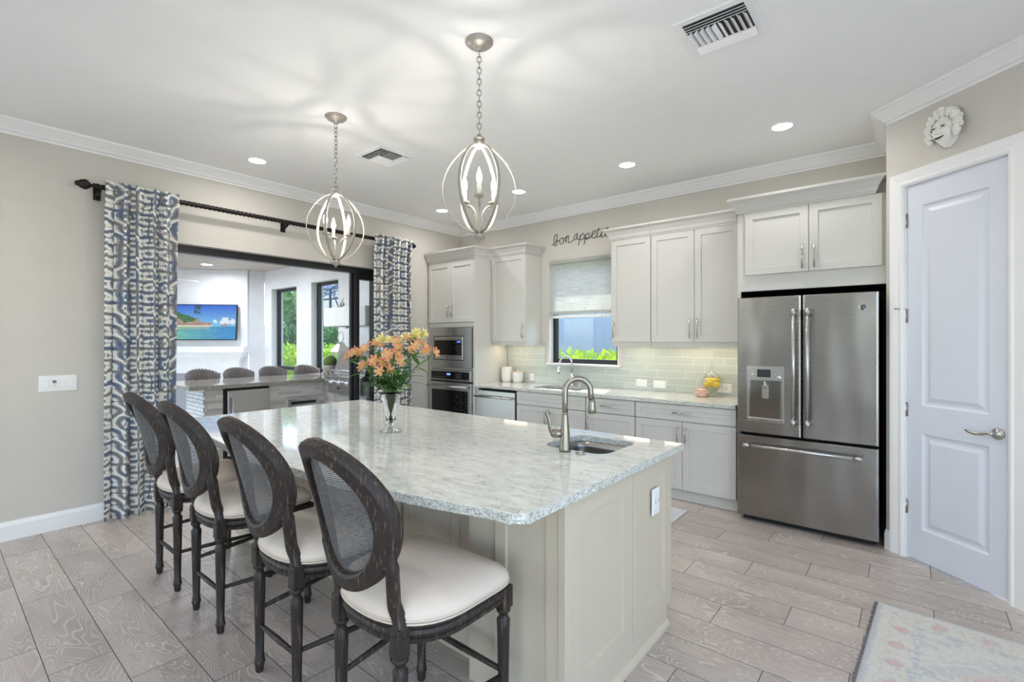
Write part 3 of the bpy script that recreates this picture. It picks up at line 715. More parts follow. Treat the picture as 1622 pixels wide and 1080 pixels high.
# ---- refrigerator
t = thing('refrigerator', 'stainless french-door refrigerator with water dispenser and bottom freezer', 'refrigerator', (-1.087, 4.175, 0)); W = 0.912
MB().box(0.006, W - 0.006, 0.085, 0.72, 0.03, 1.755).build('body', plain('fridge_case', S(20, 20, 21), 0.5), t)
def fdoor(name, x0, x1, z0, z1, m='fridge'):
    k = MB()
    k.rects([(x0, x1, z0, z1, 0.082), (x0, x1, z0, z1, 0.012), (x0 + 0.003, x1 - 0.003, z0 + 0.003, z1 - 0.003, 0.004), (x0 + 0.014, x1 - 0.014, z0 + 0.006, z1 - 0.006, 0.0)])
    return k.build(name, M[m], t)
xm = 0.452
dl = fdoor('door', 0.0, xm - 0.004, 0.704, 1.775); dr = fdoor('door', xm + 0.004, W, 0.704, 1.775); dz = fdoor('freezer_drawer', 0.0, W, 0.045, 0.690)
def fhandle(p, a, b):
    a, b = Vector(a), Vector(b); m = MB(); u = (b - a).normalized()
    m.tube([a, b], 0.0135, 14)
    for q, s in ((a, 1), (b, -1)):
        m.tube([q - u * s * 0.004, q + u * s * 0.045], 0.0165, 14)
        m.tube([q + u * s * 0.022, q + u * s * 0.022 + Vector((0, 0.062, 0))], 0.012, 10)
    m.build('handle', M['steel'], p)
fhandle(dl, (xm - 0.045, -0.06, 0.80), (xm - 0.045, -0.06, 1.665)); fhandle(dr, (xm + 0.045, -0.06, 0.80), (xm + 0.045, -0.06, 1.665))
fhandle(dz, (0.06, -0.06, 0.615), (W - 0.09, -0.06, 0.615))
# dispenser
ds = slab(rect(0.075, 0.335, 0.80, 1.235), [rect(0.088, 0.322, 0.835, 1.125)], -0.010, 0.001, lambda u, v, h: (u, h, v)).build('dispenser', M['steel'], dl)
MB().rects([(0.088, 0.322, 0.835, 1.125, 0.075), (0.088, 0.322, 0.835, 1.125, 0.02)], fill=True)
m = MB(); m.grid(16, 1, lambda u, v: (0.205 + 0.115 * math.cos(PI - PI * u), -0.002 + 0.0 - 0.0015 * math.sin(PI * u), 0.836 + 0.288 * v))
m.build('cavity', steel('dispenser_cavity', S(150, 150, 150), 0.15), dl)
MB().box(0.150, 0.245, -0.0112, -0.010, 1.150, 1.210).build('display', plain('grey_display', S(58, 60, 66), 0.15), dl)
m = MB(); m.tube([(0.205, -0.012, 1.12), (0.205, -0.012, 1.06)], 0.011, 12); m.box(0.185, 0.228, -0.012, -0.004, 0.985, 1.09); m.build('paddle', M['steel'], dl)
MB().cbox(0.08, 0.33, -0.03, -0.009, 0.808, 0.832, 0.004).build('drip_tray', M['steel'], dl)
for x, z in ((0.118, 1.195), (0.118, 1.165), (0.272, 1.195), (0.272, 1.165)): MB().lathe([(0.009, 0), (0.009, 0.003), (0.006, 0.004)], 12, M=Matrix.Rotation(PI / 2, 4, 'X'), at=(x, -0.010, z)).build('button', M['chrome'], dl)
MB().lathe([(0.017, 0), (0.017, 0.008), (0.013, 0.012), (0.004, 0.012)], 18, M=Matrix.Rotation(PI / 2, 4, 'X'), at=(0.304, -0.010, 1.148)).build('dial', M['chrome'], dl)
# round badge with script monogram
bx, bz = W - 0.088, 1.668
m = MB(); m.tube([(bx + 0.021 * math.cos(a), -0.002, bz + 0.021 * math.sin(a)) for a in [2 * PI * k / 28 for k in range(28)]], 0.0025, 6, closed=True); bd = m.build('badge', M['chrome'], dr)
MB().lathe([(0.0195, 0), (0.0195, 0.002), (0.001, 0.002)], 28, M=Matrix.Rotation(PI / 2, 4, 'X'), at=(bx, 0, bz)).build('badge_disc', plain('badge_grey', S(60, 62, 66), 0.4), bd)
def scribe(parent, strokes, r, mat, name='lettering'):
    m = MB()
    for s in strokes: m.tube(s, r, 6)
    return m.build(name, mat, parent)
def arc(cx, cz, r, a0, a1, y, n=10): return [(cx + r * math.cos(math.radians(a0 + (a1 - a0) * k / n)), y, cz + r * math.sin(math.radians(a0 + (a1 - a0) * k / n))) for k in range(n + 1)]
scribe(bd, [arc(bx - 0.006, bz, 0.0085, 50, 350, -0.003) + [(bx - 0.004, -0.003, bz)], arc(bx + 0.0075, bz + 0.0042, 0.0046, 20, 270, -0.003), arc(bx + 0.0075, bz - 0.0048, 0.0052, 90, 330, -0.003)], 0.0011, M['chrome'])
ct = [arc(0.175, 0.819, 0.006, 40, 320, -0.031, 8), [(0.186, -0.031, 0.813), (0.191, -0.031, 0.826), (0.196, -0.031, 0.813)], [(0.201, -0.031, 0.813), (0.201, -0.031, 0.826), (0.210, -0.031, 0.826)], [(0.201, -0.031, 0.82), (0.208, -0.031, 0.82)], [(0.223, -0.031, 0.813), (0.214, -0.031, 0.813), (0.214, -0.031, 0.826), (0.223, -0.031, 0.826)], [(0.214, -0.031, 0.82), (0.221, -0.031, 0.82)]]
scribe(dl, ct, 0.0010, M['gap'])
m = MB(); m.box(0.03, W - 0.03, 0.07, 0.10, 0.004, 0.045); m.build('toe_grille', M['black'], t)
for x in (0.10, W - 0.10):
    for y in (0.15, 0.65): MB().lathe([(0.02, 0), (0.02, 0.03)], 10, at=(x, y, 0)).build('foot', M['black'], t)
for x in (0.04, W - 0.04): MB().box(x - 0.03, x + 0.03, 0.04, 0.13, 1.757, 1.772).build('hinge_cover', M['black'], t)

# ---------------------------------------------------------------- pantry door on the angled wall
d1 = sempty('door_1', (AX, AY, 0), ANG)
m = MB(); x0, x1, z0, z1 = 0.137, 0.714, 0.012, 2.452; yf = 0.012; th = 0.035; st = 0.098
xa, xb = x0 + st, x1 - st
m.box(x0, xa, yf, yf + th, z0, z1); m.box(xb, x1, yf, yf + th, z0, z1)
for a, c in ((z0, 0.215), (0.835, 1.015), (2.31, z1)): m.box(xa, xb, yf, yf + th, a, c)
for a, c in ((0.215, 0.835), (1.015, 2.31)):
    m.rects([(xa, xb, a, c, yf), (xa + .010, xb - .010, a + .010, c - .010, yf + .010), (xa + .018, xb - .018, a + .018, c - .018, yf + .012), (xa + .030, xb - .030, a + .030, c - .030, yf + .012), (xa + .055, xb - .055, a + .055, c - .055, yf + .001)], back=False)
m.build('door_panel', M['door'], d1)
hd = MB().lathe([(0.032, 0), (0.032, 0.006), (0.028, 0.010), (0.014, 0.012), (0.012, 0.04), (0.011, 0.042)], 22, M=Matrix.Rotation(PI / 2, 4, 'X'), at=(0.662, yf, 0.915)).build('handle', M['nickel'], d1)
MB().tube([(0.668, yf - 0.045, 0.915), (0.64, yf - 0.048, 0.918), (0.61, yf - 0.05, 0.906), (0.575, yf - 0.05, 0.902), (0.54, yf - 0.047, 0.910), (0.522, yf - 0.044, 0.914)], [0.011, 0.010, 0.008, 0.008, 0.009, 0.005], 10, flat=(1.0, 0.6)).build('lever', M['nickel'], hd)
for z in (2.23, 1.60, 0.98, 0.34):
    m = MB(); m.box(0.122, 0.146, yf - 0.004, yf + 0.002, z - 0.045, z + 0.045); m.tube([(0.132, yf - 0.006, z - 0.048), (0.132, yf - 0.006, z + 0.048)], 0.006, 10)
    m.build('hinge', M['nickel'], d1)
m = MB(); m.tube([(0.132, yf - 0.008, 1.648), (0.10, yf - 0.035, 1.648), (0.085, yf - 0.04, 1.648)], 0.004, 8); m.build('door_stop', M['nickel'], d1)
m = MB(); m.box(0.128, 0.136, 0.0, 0.1, 0.0, 2.455); m.box(0.715, 0.723, 0.0, 0.1, 0.0, 2.455); m.box(0.136, 0.715, 0.0, 0.1, 2.4535, 2.458); m.build('jamb', M['trim'], d1)
cpz = [(0.0, 0.0), (0.0, 0.010), (0.012, 0.016), (0.02, 0.016), (0.028, 0.012), (0.05, 0.016), (0.07, 0.020), (0.084, 0.022), (0.088, 0.016), (0.088, 0.0)]
m = MB(); rings = []
for cx, cz, sx, sz in ((0.128, 0.0, -1, 0), (0.128, 2.458, -1, 1), (0.723, 2.458, 1, 1), (0.723, 0.0, 1, 0)):
    rings.append([(cx + sx * o, -h, cz + sz * o) for o, h in cpz])
m.loft(rings, smooth=False); m.build('casing', M['trim'], d1)

# carved face mask above the door
t = thing('wall_mask', 'small white plaster face mask wreathed with grapes hung above pantry door', 'mask', aw(0.405) + (2.722,), ANG)
m = MB()
def face(u, v):
    x = (u - 0.5) * 2; z = (v - 0.5) * 2
    k = max(0.0, 1 - x * x - z * z * 0.9)
    y = -0.075 * math.sqrt(k)
    nose = math.exp(-(x * x) / 0.018) * max(0, min(1, (0.22 - z) * 3)) * (1 if z > -0.22 else 0) * 0.024
    brow = 0.010 * math.exp(-((z - 0.30) / 0.10) ** 2) - 0.014 * (math.exp(-(((abs(x) - 0.36) / 0.2) ** 2 + ((z - 0.16) / 0.09) ** 2)))
    cheek = 0.010 * math.exp(-(((abs(x) - 0.45) / 0.22) ** 2 + ((z + 0.15) / 0.25) ** 2))
    lip = 0.010 * math.exp(-(((x) / 0.30) ** 2 + ((abs(z + 0.47 - 0.10 * x * x) - 0.06) / 0.05) ** 2)) + 0.012 * math.exp(-((x / 0.2) ** 2 + ((z + 0.78) / 0.12) ** 2))
    s = math.sqrt(max(0.02, 1 - 0.0 * z * z)); wd = 0.075 * (1 - 0.30 * max(0, -z)) * math.sqrt(max(0.0, 1 - z * z * 0.88))
    return (x * wd, y - nose - brow - cheek - lip, z * 0.105 - 0.01)
m.grid(40, 40, face)
fm = m.build('face', M['ceramic'], t, solid=0.004)
m = MB()
for s in (-1, 1): m.sphere((s * 0.028, -0.076, 0.006), 0.012, 12, 8, 1.0, 0.45, 0.30)
m.build('eye_opening', M['black'], t)
m = MB(); m.tube([(-0.026, -0.068, -0.052), (-0.01, -0.079, -0.06), (0.012, -0.079, -0.06), (0.028, -0.068, -0.050)], [0.002, 0.005, 0.005, 0.002], 8); m.build('mouth_opening', M['black'], t)
m = MB(); rr = random.Random(3)
for k in range(34):
    a = math.radians(-35 + 250 * k / 33); q = 0.092 + 0.012 * rr.random()
    m.sphere((q * math.cos(a) * 0.95, -0.02 - 0.03 * rr.random(), q * math.sin(a) * 1.1 + 0.005), 0.014 + 0.006 * rr.random(), 9, 6)
m.build('grapes', M['ceramic'], t)
m = MB()
for k in range(9):
    a = math.radians(-20 + 220 * k / 8); c = Vector((0.082 * math.cos(a), -0.052, 0.092 * math.sin(a) + 0.005))
    n = 11; ring = [(c.x + (0.036 if i % 2 == 0 else 0.018) * math.cos(2 * PI * i / n + a), c.y - (0.0 if i % 2 else -0.008), c.z + (0.036 if i % 2 == 0 else 0.018) * math.sin(2 * PI * i / n + a)) for i in range(n)]
    b0 = len(m.v); m.v += [(c.x, c.y - 0.014, c.z)] + ring
    for i in range(n): m.f.append((b0, b0 + 1 + i, b0 + 1 + (i + 1) % n)); m.sm.append(False)
m.build('vine_leaf', M['ceramic'], t, solid=0.004, fix=False)

# ---------------------------------------------------------------- island
IX0, IX1 = -3.815, -0.955; IY0, IY1 = 1.46, 2.45
t = thing('kitchen_island', 'large cream island cabinet with panelled end and seating side doors', 'island', (IX1, IY0, 0))
LX = IX1 - IX0; LY = IY1 - IY0
m = MB(); m.box(-LX + 0.02, -0.56, 0.13, LY - 0.022, 0.09, 0.864); m.box(-0.56, -0.022, 0.13, 0.15, 0.09, 0.864); m.box(-0.56, -0.022, LY - 0.04, LY - 0.022, 0.09, 0.864); m.box(-0.04, -0.022, 0.15, LY - 0.04, 0.09, 0.864); m.box(-0.5, -0.022, 0.022, 0.13, 0.0, 0.864); m.box(-LX + 0.02, -LX + 0.48, 0.022, 0.13, 0.0, 0.864)
m.box(-LX + 0.05, -0.05, 0.15, LY - 0.09, 0.0, 0.09)
m.build('body', M['island'], t)
# end panel: two framed fields facing +x
def end_panel(y0, y1, z0, z1, nm='end_panel'):
    k = shaker(y0, y1, z0, z1, 0.0, 0.085, 0.010, 0.022)
    k.v = [(-p[1], p[0], p[2]) for p in k.v]; return k.build(nm, M['island'], t)
ysp = 0.545
m = MB()
y_a, y_b = 0.022, LY
k = shaker(y_a, ysp, 0.10, 0.862, 0.0, 0.085, 0.010, 0.022); k.v = [(-p[1], p[0], p[2]) for p in k.v]; k.build('end_panel', M['island'], t)
k = shaker(ysp + 0.006, LY, 0.10, 0.862, 0.0, 0.085, 0.010, 0.022); k.v = [(-p[1], p[0], p[2]) for p in k.v]; k.build('end_panel', M['island'], t)
m = MB(); m.box(-0.022, -0.001, 0.0, LY - 0.06, 0.0, 0.10); m.build('plinth', M['island'], t)
sweep([(-0.001, LY - 0.055), (-0.001, 0.0)], [(0, 0), (-0.016, 0), (-0.016, 0.012), (-0.010, 0.026), (-0.002, 0.034), (0, 0.034)]).build('base_molding', M['island'], t)
# seating side: pilaster panel near end, doors between, pilaster far end
shaker(-0.335, -0.03, 0.03, 0.862, 0.0, 0.055, 0.010, 0.022).build('side_panel', M['island'], t)
shaker(-LX, -LX + 0.33, 0.03, 0.862, 0.0, 0.055, 0.010, 0.022).build('side_panel', M['island'], t)
m = MB(); m.box(-0.028, 0.0, -0.004, 0.02, 0.0, 0.864); m.build('corner_post', M['island'], t)
yd = 0.108; n0, n1 = -LX + 0.345, -0.35; wd = (n1 - n0) / 6
for i in range(6):
    a = n0 + wd * i + (0.0015 if i % 2 else 0.018); c = n0 + wd * (i + 1) - (0.018 if i % 2 else 0.0015)
    door_part(t, a, c, 0.10, 0.855, yd, (c - 0.03 if i % 2 == 0 else a + 0.03), 0.755, 0.16, mat='island')
m = MB(); m.box(-LX + 0.34, -0.345, 0.125, 0.14, 0.0, 0.10); m.box(-LX + 0.34, -0.345, 0.112, 0.125, 0.0, 0.02); m.build('toe_kick', M['island'], t)
# kitchen side doors (turned to the range wall)
for i in range(6):
    wq = (LX - 0.06) / 6; a = -LX + 0.03 + wq * i
    k = shaker(a + 0.003, a + wq - 0.003, 0.10, 0.855, 0.0, 0.058, 0.009, 0.02); k.v = [(p[0], LY - p[1], p[2]) for p in k.v]; k.build('door', M['island'], t)

arcP = []
xc, R = -2.385, 5.40; cy = 0.985 + R
def arcy(x): return cy - math.sqrt(R * R - (x - xc) ** 2)
outer = [(-0.92, 2.53), (-0.92, 1.205), (-0.965, 1.160)]
for k in range(25):
    x = -1.035 + (-3.735 + 1.035) * k / 24; outer.append((x, arcy(x)))
outer += [(-3.805, 1.160), (-3.85, 1.205), (-3.85, 2.53)]
SI = (-1.475, -1.115, 2.03, 2.40)
o = slab(outer, [rrect(*SI, 0.07, 8)], 0.865, 0.90, lambda u, v, h: (u, v, h)).build('island_countertop', M['quartz'], bevel=0.003)
tag(o, 'pale veined quartz island countertop with bowed seating edge', 'countertop')
basin('bar_sink', 'small stainless undermount bar sink in the island countertop', SI, 0.07, 0.864, 0.17)
t = thing('island_faucet', 'brushed nickel pull-down gooseneck faucet on the island', 'faucet', (-1.30, 1.985, 0.9005), math.radians(0))
m = MB(); m.lathe([(0.029, 0), (0.029, 0.01), (0.026, 0.05), (0.022, 0.10), (0.018, 0.14), (0.0155, 0.17), (0.0145, 0.19)], 24)
dv = Vector((0.80, 0.60, 0)).normalized(); R_ = 0.062
pts = [(0, 0, 0.18), (0, 0, 0.24), (0, 0, 0.29)] + [tuple(dv * (R_ - R_ * math.cos(a)) + Vector((0, 0, 0.29 + R_ * math.sin(a)))) for a in [PI * k / 14 for k in range(1, 14)]] + [tuple(dv * (2 * R_) + Vector((0, 0, 0.28))), tuple(dv * (2 * R_ + 0.004) + Vector((0, 0, 0.25)))]
m.tube(pts, 0.0142, 14); m.build('spout', M['faucet'], t)
hp = dv * (2 * R_ + 0.006)
MB().lathe([(0.0145, 0.255), (0.016, 0.235), (0.019, 0.205), (0.0195, 0.185), (0.015, 0.183)], 18, at=(hp.x, hp.y, 0)).build('spray_head', M['faucet'], t)
hv = -dv
MB().tube([tuple(hv * 0.012 + Vector((0, 0, 0.085))), tuple(hv * 0.062 + Vector((0, 0, 0.085)))], 0.020, 16).build('valve', M['faucet'], t)
MB().tube([tuple(hv * 0.060 + Vector((0, 0, 0.072))), tuple(hv * 0.070 + Vector((0, 0, 0.10))), tuple(hv * 0.078 + Vector((0, 0, 0.15))), tuple(hv * 0.090 + Vector((0, 0, 0.185))), tuple(hv * 0.100 + Vector((0, 0, 0.195)))], [0.008, 0.012, 0.010, 0.009, 0.004], 10, flat=(1, 0.6)).build('lever', M['faucet'], t)
t = thing('air_switch_button', 'small round nickel disposal button beside the bar sink', 'button', (-1.215, 1.985, 0.9005))
MB().lathe([(0.023, 0), (0.023, 0.004), (0.020, 0.007)], 22).build('ring', M['nickel'], t)
MB().lathe([(0.014, 0.0065), (0.014, 0.010), (0.010, 0.012)], 18).build('push_cap', M['nickel'], t)

# ---------------------------------------------------------------- outlets and switches (plate faces -y locally)
def outlet(label, loc, rz, wide=1, kind='outlet', group=None):
    t = thing('wall_outlet', label, 'outlet', loc, rz, group); w_ = 0.036 * wide + 0.0
    MB().rects([(-w_, w_, -0.058, 0.058, -0.0005), (-w_, w_, -0.058, 0.058, -0.004), (-w_ + .004, w_ - .004, -0.054, 0.054, -0.007)]).build('cover_plate', M['plastic'], t)
    return t
def horiz_outlet(label, loc, rz=0, gangs=2, recs=True, hw=0.058, hh=0.036):
    t = thing('wall_outlet', label, 'outlet', loc, rz)
    MB().rects([(-hw, hw, -hh, hh, -0.0005), (-hw, hw, -hh, hh, -0.004), (-hw + .004, hw - .004, -hh + .004, hh - .004, -0.007)]).build('cover_plate', M['plastic'], t)
    MB().rects([(-hw * 0.6, hw * 0.6, -hh * .48, hh * .48, -0.006), (-hw * 0.6, hw * 0.6, -hh * .48, hh * .48, -0.009)]).build('insert', M['plastic'], t)
    if recs:
        m = MB()
        for s in (-1, 1):
            for z in (-0.006, 0.006): m.box(s * 0.019 - 0.005, s * 0.019 + 0.004, -0.0096, -0.009, z - 0.0013, z + 0.0013)
            m.lathe([(0.0024, 0), (0.0024, 0.0006)], 8, M=Matrix.Rotation(PI / 2, 4, 'X'), at=(s * 0.019 + 0.009, -0.009, 0))
        m.build('slots', M['gap'], t)
    return t
yb = YB - 0.008
horiz_outlet('white outlet plate on tile splash beside the small canister', (-3.72, yb, 0.968), 0, hw=0.036, hh=0.045)
horiz_outlet('blank white switch plate on tile splash nearest the window faucet', (-2.245, yb, 0.975), recs=False, hw=0.062, hh=0.040)
horiz_outlet('white switch plate on tile splash, second from the window faucet', (-2.045, yb, 0.972), recs=False, hw=0.066, hh=0.040)
horiz_outlet('white double outlet on tile splash behind the lemon jar', (-1.395, yb, 0.972), hw=0.066, hh=0.044)
horiz_outlet('white outlet plate on the panelled island end', (IX1 + 0.0, 2.245, 0.665), PI / 2, hw=0.040, hh=0.062)
t = thing('switch_plate', 'white four-gang switch plate on the wall left of the curtain', 'light switch', (XL, 0.663, 1.11), PI / 2)
hw, hh = 0.108, 0.06
MB().rects([(-hw, hw, -hh, hh, -0.0005), (-hw, hw, -hh, hh, -0.004), (-hw + .004, hw - .004, -hh + .004, hh - .004, -0.007)]).build('cover_plate', M['plastic'], t)
for i, x in enumerate((-0.069, -0.023, 0.023, 0.069)):
    k = MB().rects([(x - 0.0165, x + 0.0165, -0.033, 0.033, -0.006), (x - 0.0165, x + 0.0165, -0.033, 0.033, -0.010), (x - 0.015, x + 0.015, -0.031, 0.031, -0.012)]).build('rocker' if i != 1 else 'volume_control', M['plastic'], t)
    if i == 1:
        MB().lathe([(0.0125, 0), (0.0125, 0.004), (0.006, 0.006)], 16, M=Matrix.Rotation(PI / 2, 4, 'X'), at=(x, -0.012, 0.014)).build('dial', plain('grey_dial', S(130, 130, 132), 0.4), k)
        MB().lathe([(0.003, 0), (0.003, 0.002)], 10, M=Matrix.Rotation(PI / 2, 4, 'X'), at=(x, -0.012, -0.014)).build('sensor', M['gap'], k)

# ---------------------------------------------------------------- things on the back worktop
def canister(x, y, r, h, label, lid):
    t = thing('canister', label, 'canister', (x, y, 0.9005))
    MB().lathe([(r * 0.70, 0), (r * 0.86, 0.010), (r * 0.97, 0.04), (r, 0.075), (r * 1.0, h - 0.004), (r * 0.98, h), (r * 0.92, h), (r * 0.92, h - 0.03), (0.001, h - 0.03)], 28).build('pot', M['ceramic'], t)
    if lid: MB().lathe([(r * 0.92, h - 0.002), (r * 0.94, h + 0.006), (r * 0.90, h + 0.010), (0.012, h + 0.012), (0.010, h + 0.022), (0.004, h + 0.024)], 24).build('lid', plain('pale_wood_lid', S(216, 196, 168), 0.5), t)
    else: MB().lathe([(r * 0.92, h - 0.002), (r * 0.94, h + 0.005), (r * 0.86, h + 0.008), (0.004, h + 0.009)], 24).build('lid', M['ceramic'], t)
canister(-4.035, 4.80, 0.072, 0.185, 'taller white ceramic canister beside the oven cabinet', False)
canister(-3.868, 4.815, 0.070, 0.130, 'shorter white ceramic canister with wooden lid', True)
t = thing('apothecary_jar', 'clear footed glass jar filled with yellow lemons on the back worktop', 'jar', (-1.475, 4.80, 0.9005))
MB().lathe([(0.052, 0), (0.052, 0.004), (0.018, 0.012), (0.010, 0.03), (0.012, 0.045), (0.05, 0.062), (0.088, 0.10), (0.098, 0.135), (0.092, 0.16), (0.070, 0.185)], 28).build('bowl', M['jarglass'], t)
MB().lathe([(0.072, 0.187), (0.060, 0.21), (0.030, 0.235), (0.012, 0.25), (0.010, 0.262), (0.020, 0.28), (0.018, 0.305), (0.006, 0.33), (0.001, 0.345)], 24).build('lid', M['jarglass'], t)
lem0 = None
for i, (dx, dy, dz, a) in enumerate([(-0.045, -0.03, 0.112, 0.3), (0.045, -0.028, 0.114, 1.2), (0.0, 0.045, 0.112, 2.0), (0.0, -0.05, 0.135, 0.0), (-0.035, 0.02, 0.158, 0.8), (0.038, 0.015, 0.158, 2.6)]):
    if lem0 is None:
        lem0 = MB().lathe([(0.001, -0.042), (0.008, -0.038), (0.022, -0.028), (0.031, -0.010), (0.031, 0.010), (0.022, 0.028), (0.008, 0.038), (0.001, 0.043)], 16).build('lemon', M['lemon']); q = lem0
    else:
        q = lem0.copy(); COL.objects.link(q)
    q.location = (-1.475 + dx * 0.9, 4.80 + dy * 0.9, 0.9005 + dz); q.rotation_euler = (PI / 2 - 0.2, 0.2 * i, a)
    tag(q, 'yellow lemon inside the clear footed jar', 'lemon', 'lemons in the glass jar')
t = thing('candy_dish', 'small round pink patterned lidded dish beside the lemon jar', 'dish', (-1.545, 4.72, 0.9005))
MB().lathe([(0.05, 0), (0.062, 0.012), (0.066, 0.035), (0.062, 0.055), (0.056, 0.06)], 24).build('bowl', M['candy'], t)
MB().lathe([(0.058, 0.06), (0.05, 0.07), (0.02, 0.078), (0.006, 0.08), (0.009, 0.09), (0.003, 0.097)], 24).build('lid', M['candy'], t)

# wire script sign
t = thing('wire_word_sign', 'thin dark wire script sign on the wall above the sink window', 'sign', (0, YB - 0.006, 0))
STR = [[(-3.424, 2.605), (-3.376, 2.619), (-3.34, 2.674), (-3.346, 2.725), (-3.376, 2.709), (-3.388, 2.641), (-3.376, 2.589), (-3.346, 2.595), (-3.34, 2.634), (-3.352, 2.656), (-3.319, 2.64), (-3.304, 2.65)],
 [(-3.274, 2.675), (-3.304, 2.65), (-3.292, 2.603), (-3.256, 2.609), (-3.248, 2.652), (-3.274, 2.675), (-3.245, 2.662), (-3.213, 2.672)],
 [(-3.209, 2.684), (-3.215, 2.613), (-3.215, 2.648), (-3.186, 2.688), (-3.175, 2.68), (-3.18, 2.614), (-3.157, 2.601), (-3.111, 2.625)],
 [(-3.055, 2.699), (-3.094, 2.671), (-3.1, 2.628), (-3.066, 2.638), (-3.052, 2.694), (-3.057, 2.637), (-3.032, 2.624), (-3.014, 2.636)],
 [(-3.01, 2.674), (-3.038, 2.555)], [(-3.019, 2.636), (-3.004, 2.668), (-2.976, 2.688), (-2.957, 2.657), (-2.976, 2.616), (-3.012, 2.621)],
 [(-2.938, 2.669), (-2.96, 2.555)], [(-2.954, 2.623), (-2.934, 2.659), (-2.9, 2.682), (-2.889, 2.643), (-2.916, 2.613), (-2.941, 2.626), (-2.878, 2.622), (-2.862, 2.644)],
 [(-2.862, 2.644), (-2.808, 2.679), (-2.819, 2.699), (-2.851, 2.68), (-2.858, 2.634), (-2.835, 2.612), (-2.797, 2.635)],
 [(-2.765, 2.724), (-2.792, 2.634), (-2.776, 2.616), (-2.744, 2.633), (-2.729, 2.672)], [(-2.794, 2.7), (-2.744, 2.703)],
 [(-2.729, 2.672), (-2.734, 2.617), (-2.713, 2.61), (-2.687, 2.634), (-2.671, 2.655)], [(-2.721, 2.712), (-2.718, 2.702)],
 [(-2.661, 2.714), (-2.677, 2.633), (-2.666, 2.611), (-2.646, 2.615)], [(-2.689, 2.692), (-2.635, 2.701)]]
def smooth_path(P, n=5):
    if len(P) < 3: return [Vector(p) for p in P]
    Q = [Vector(p) for p in P]; out = []
    for i in range(len(Q) - 1):
        p0, p1, p2, p3 = Q[max(i - 1, 0)], Q[i], Q[i + 1], Q[min(i + 2, len(Q) - 1)]
        for k in range(n):
            s = k / n; out.append(0.5 * ((2 * p1) + (p2 - p0) * s + (2 * p0 - 5 * p1 + 4 * p2 - p3) * s * s + (3 * p1 - p0 - 3 * p2 + p3) * s ** 3))
    out.append(Q[-1]); return out
scribe(t, [smooth_path([(x, 0, z) for x, z in s]) for s in STR], 0.0036, plain('black_wire', S(48, 50, 54), 0.5), 'wire_lettering')

# ---------------------------------------------------------------- sliding door, curtains and rod
d2 = sempty('door_2', (XL, OP[0], 0))
OW = OP[1] - OP[0]
m = MB(); m.box(-0.178, -0.088, 0.001, OW - 0.001, 2.235, 2.299); m.build('header', M['bronze'], d2)
m = MB(); m.box(-0.178, -0.088, 0.001, 0.05, 0, 2.235); m.box(-0.178, -0.088, OW - 0.05, OW - 0.001, 0, 2.235); m.build('jamb', M['bronze'], d2)
for i, (xx, y0) in enumerate(((-0.090, 2.30), (-0.136, 2.27))):
    pn = slab(rect(y0, OW - 0.052, 0.012, 2.232), [rect(y0 + 0.055, OW - 0.11, 0.10, 2.165)], 0, 0.040, lambda u, v, h, xx=xx: (xx - h, u, v)).build('sliding_panel', M['bronze'], d2)
    MB().box(xx - 0.025, xx - 0.020, y0 + 0.055, OW - 0.11, 0.10, 2.165).build('pane', M['pane'], pn)
MB().box(-0.17, -0.005, 0.05, OW - 0.05, 0.0, 0.010).build('track', M['bronze'], d2)

RX, RZ = XL + 0.115, 2.635
t = thing('curtain_rod', 'dark bronze rope-twist curtain rod over the sliding door', 'curtain rod', (RX, 0.86, RZ))
rl = 3.90 - 0.86
m = MB(); N = 420; segs = 18; rings = []
for k in range(N + 1):
    y = rl * k / N; tw = y * 2 * PI / 0.11
    rings.append([((0.0195 + 0.0045 * math.cos(3 * (2 * PI * i / segs) + tw * 3)) * math.cos(2 * PI * i / segs), y, (0.0195 + 0.0045 * math.cos(3 * (2 * PI * i / segs) + tw * 3)) * math.sin(2 * PI * i / segs)) for i in range(segs)])
m.loft(rings); m.build('rod', M['rodmetal'], t)
def finial(y0, s):
    k = MB(); rings = []
    prof = [(0.016, 0), (0.022, 0.004), (0.022, 0.012), (0.012, 0.016), (0.011, 0.024), (0.020, 0.030), (0.034, 0.048), (0.037, 0.066), (0.030, 0.088), (0.020, 0.102), (0.019, 0.110), (0.015, 0.118), (0.002, 0.122)]
    for r, q in prof:
        rings.append([((r * (1 + (0.10 * math.cos(8 * a + q * 60) if 0.03 < q < 0.10 else 0))) * math.cos(a), y0 + s * q, (r * (1 + (0.10 * math.cos(8 * a + q * 60) if 0.03 < q < 0.10 else 0))) * math.sin(a)) for a in [2 * PI * i / 48 for i in range(48)]])
    k.loft(rings); return k.build('finial', M['rodmetal'], t)
finial(0, -1); finial(rl, 1)
for y in (0.028, 1.51, rl - 0.03):
    k = MB(); k.box(-0.113, -0.098, y - 0.022, y + 0.022, -0.085, 0.03)
    k.tube([(-0.10, y, -0.05), (-0.06, y, -0.05), (-0.03, y, -0.036), (0, y, -0.024)], 0.012, 8); k.tube([(0.0 + 0.024 * math.cos(a), y, 0.024 * math.sin(a)) for a in [PI + PI * q / 8 for q in range(9)]], 0.007, 8)
    k.build('bracket', M['rodmetal'], t)
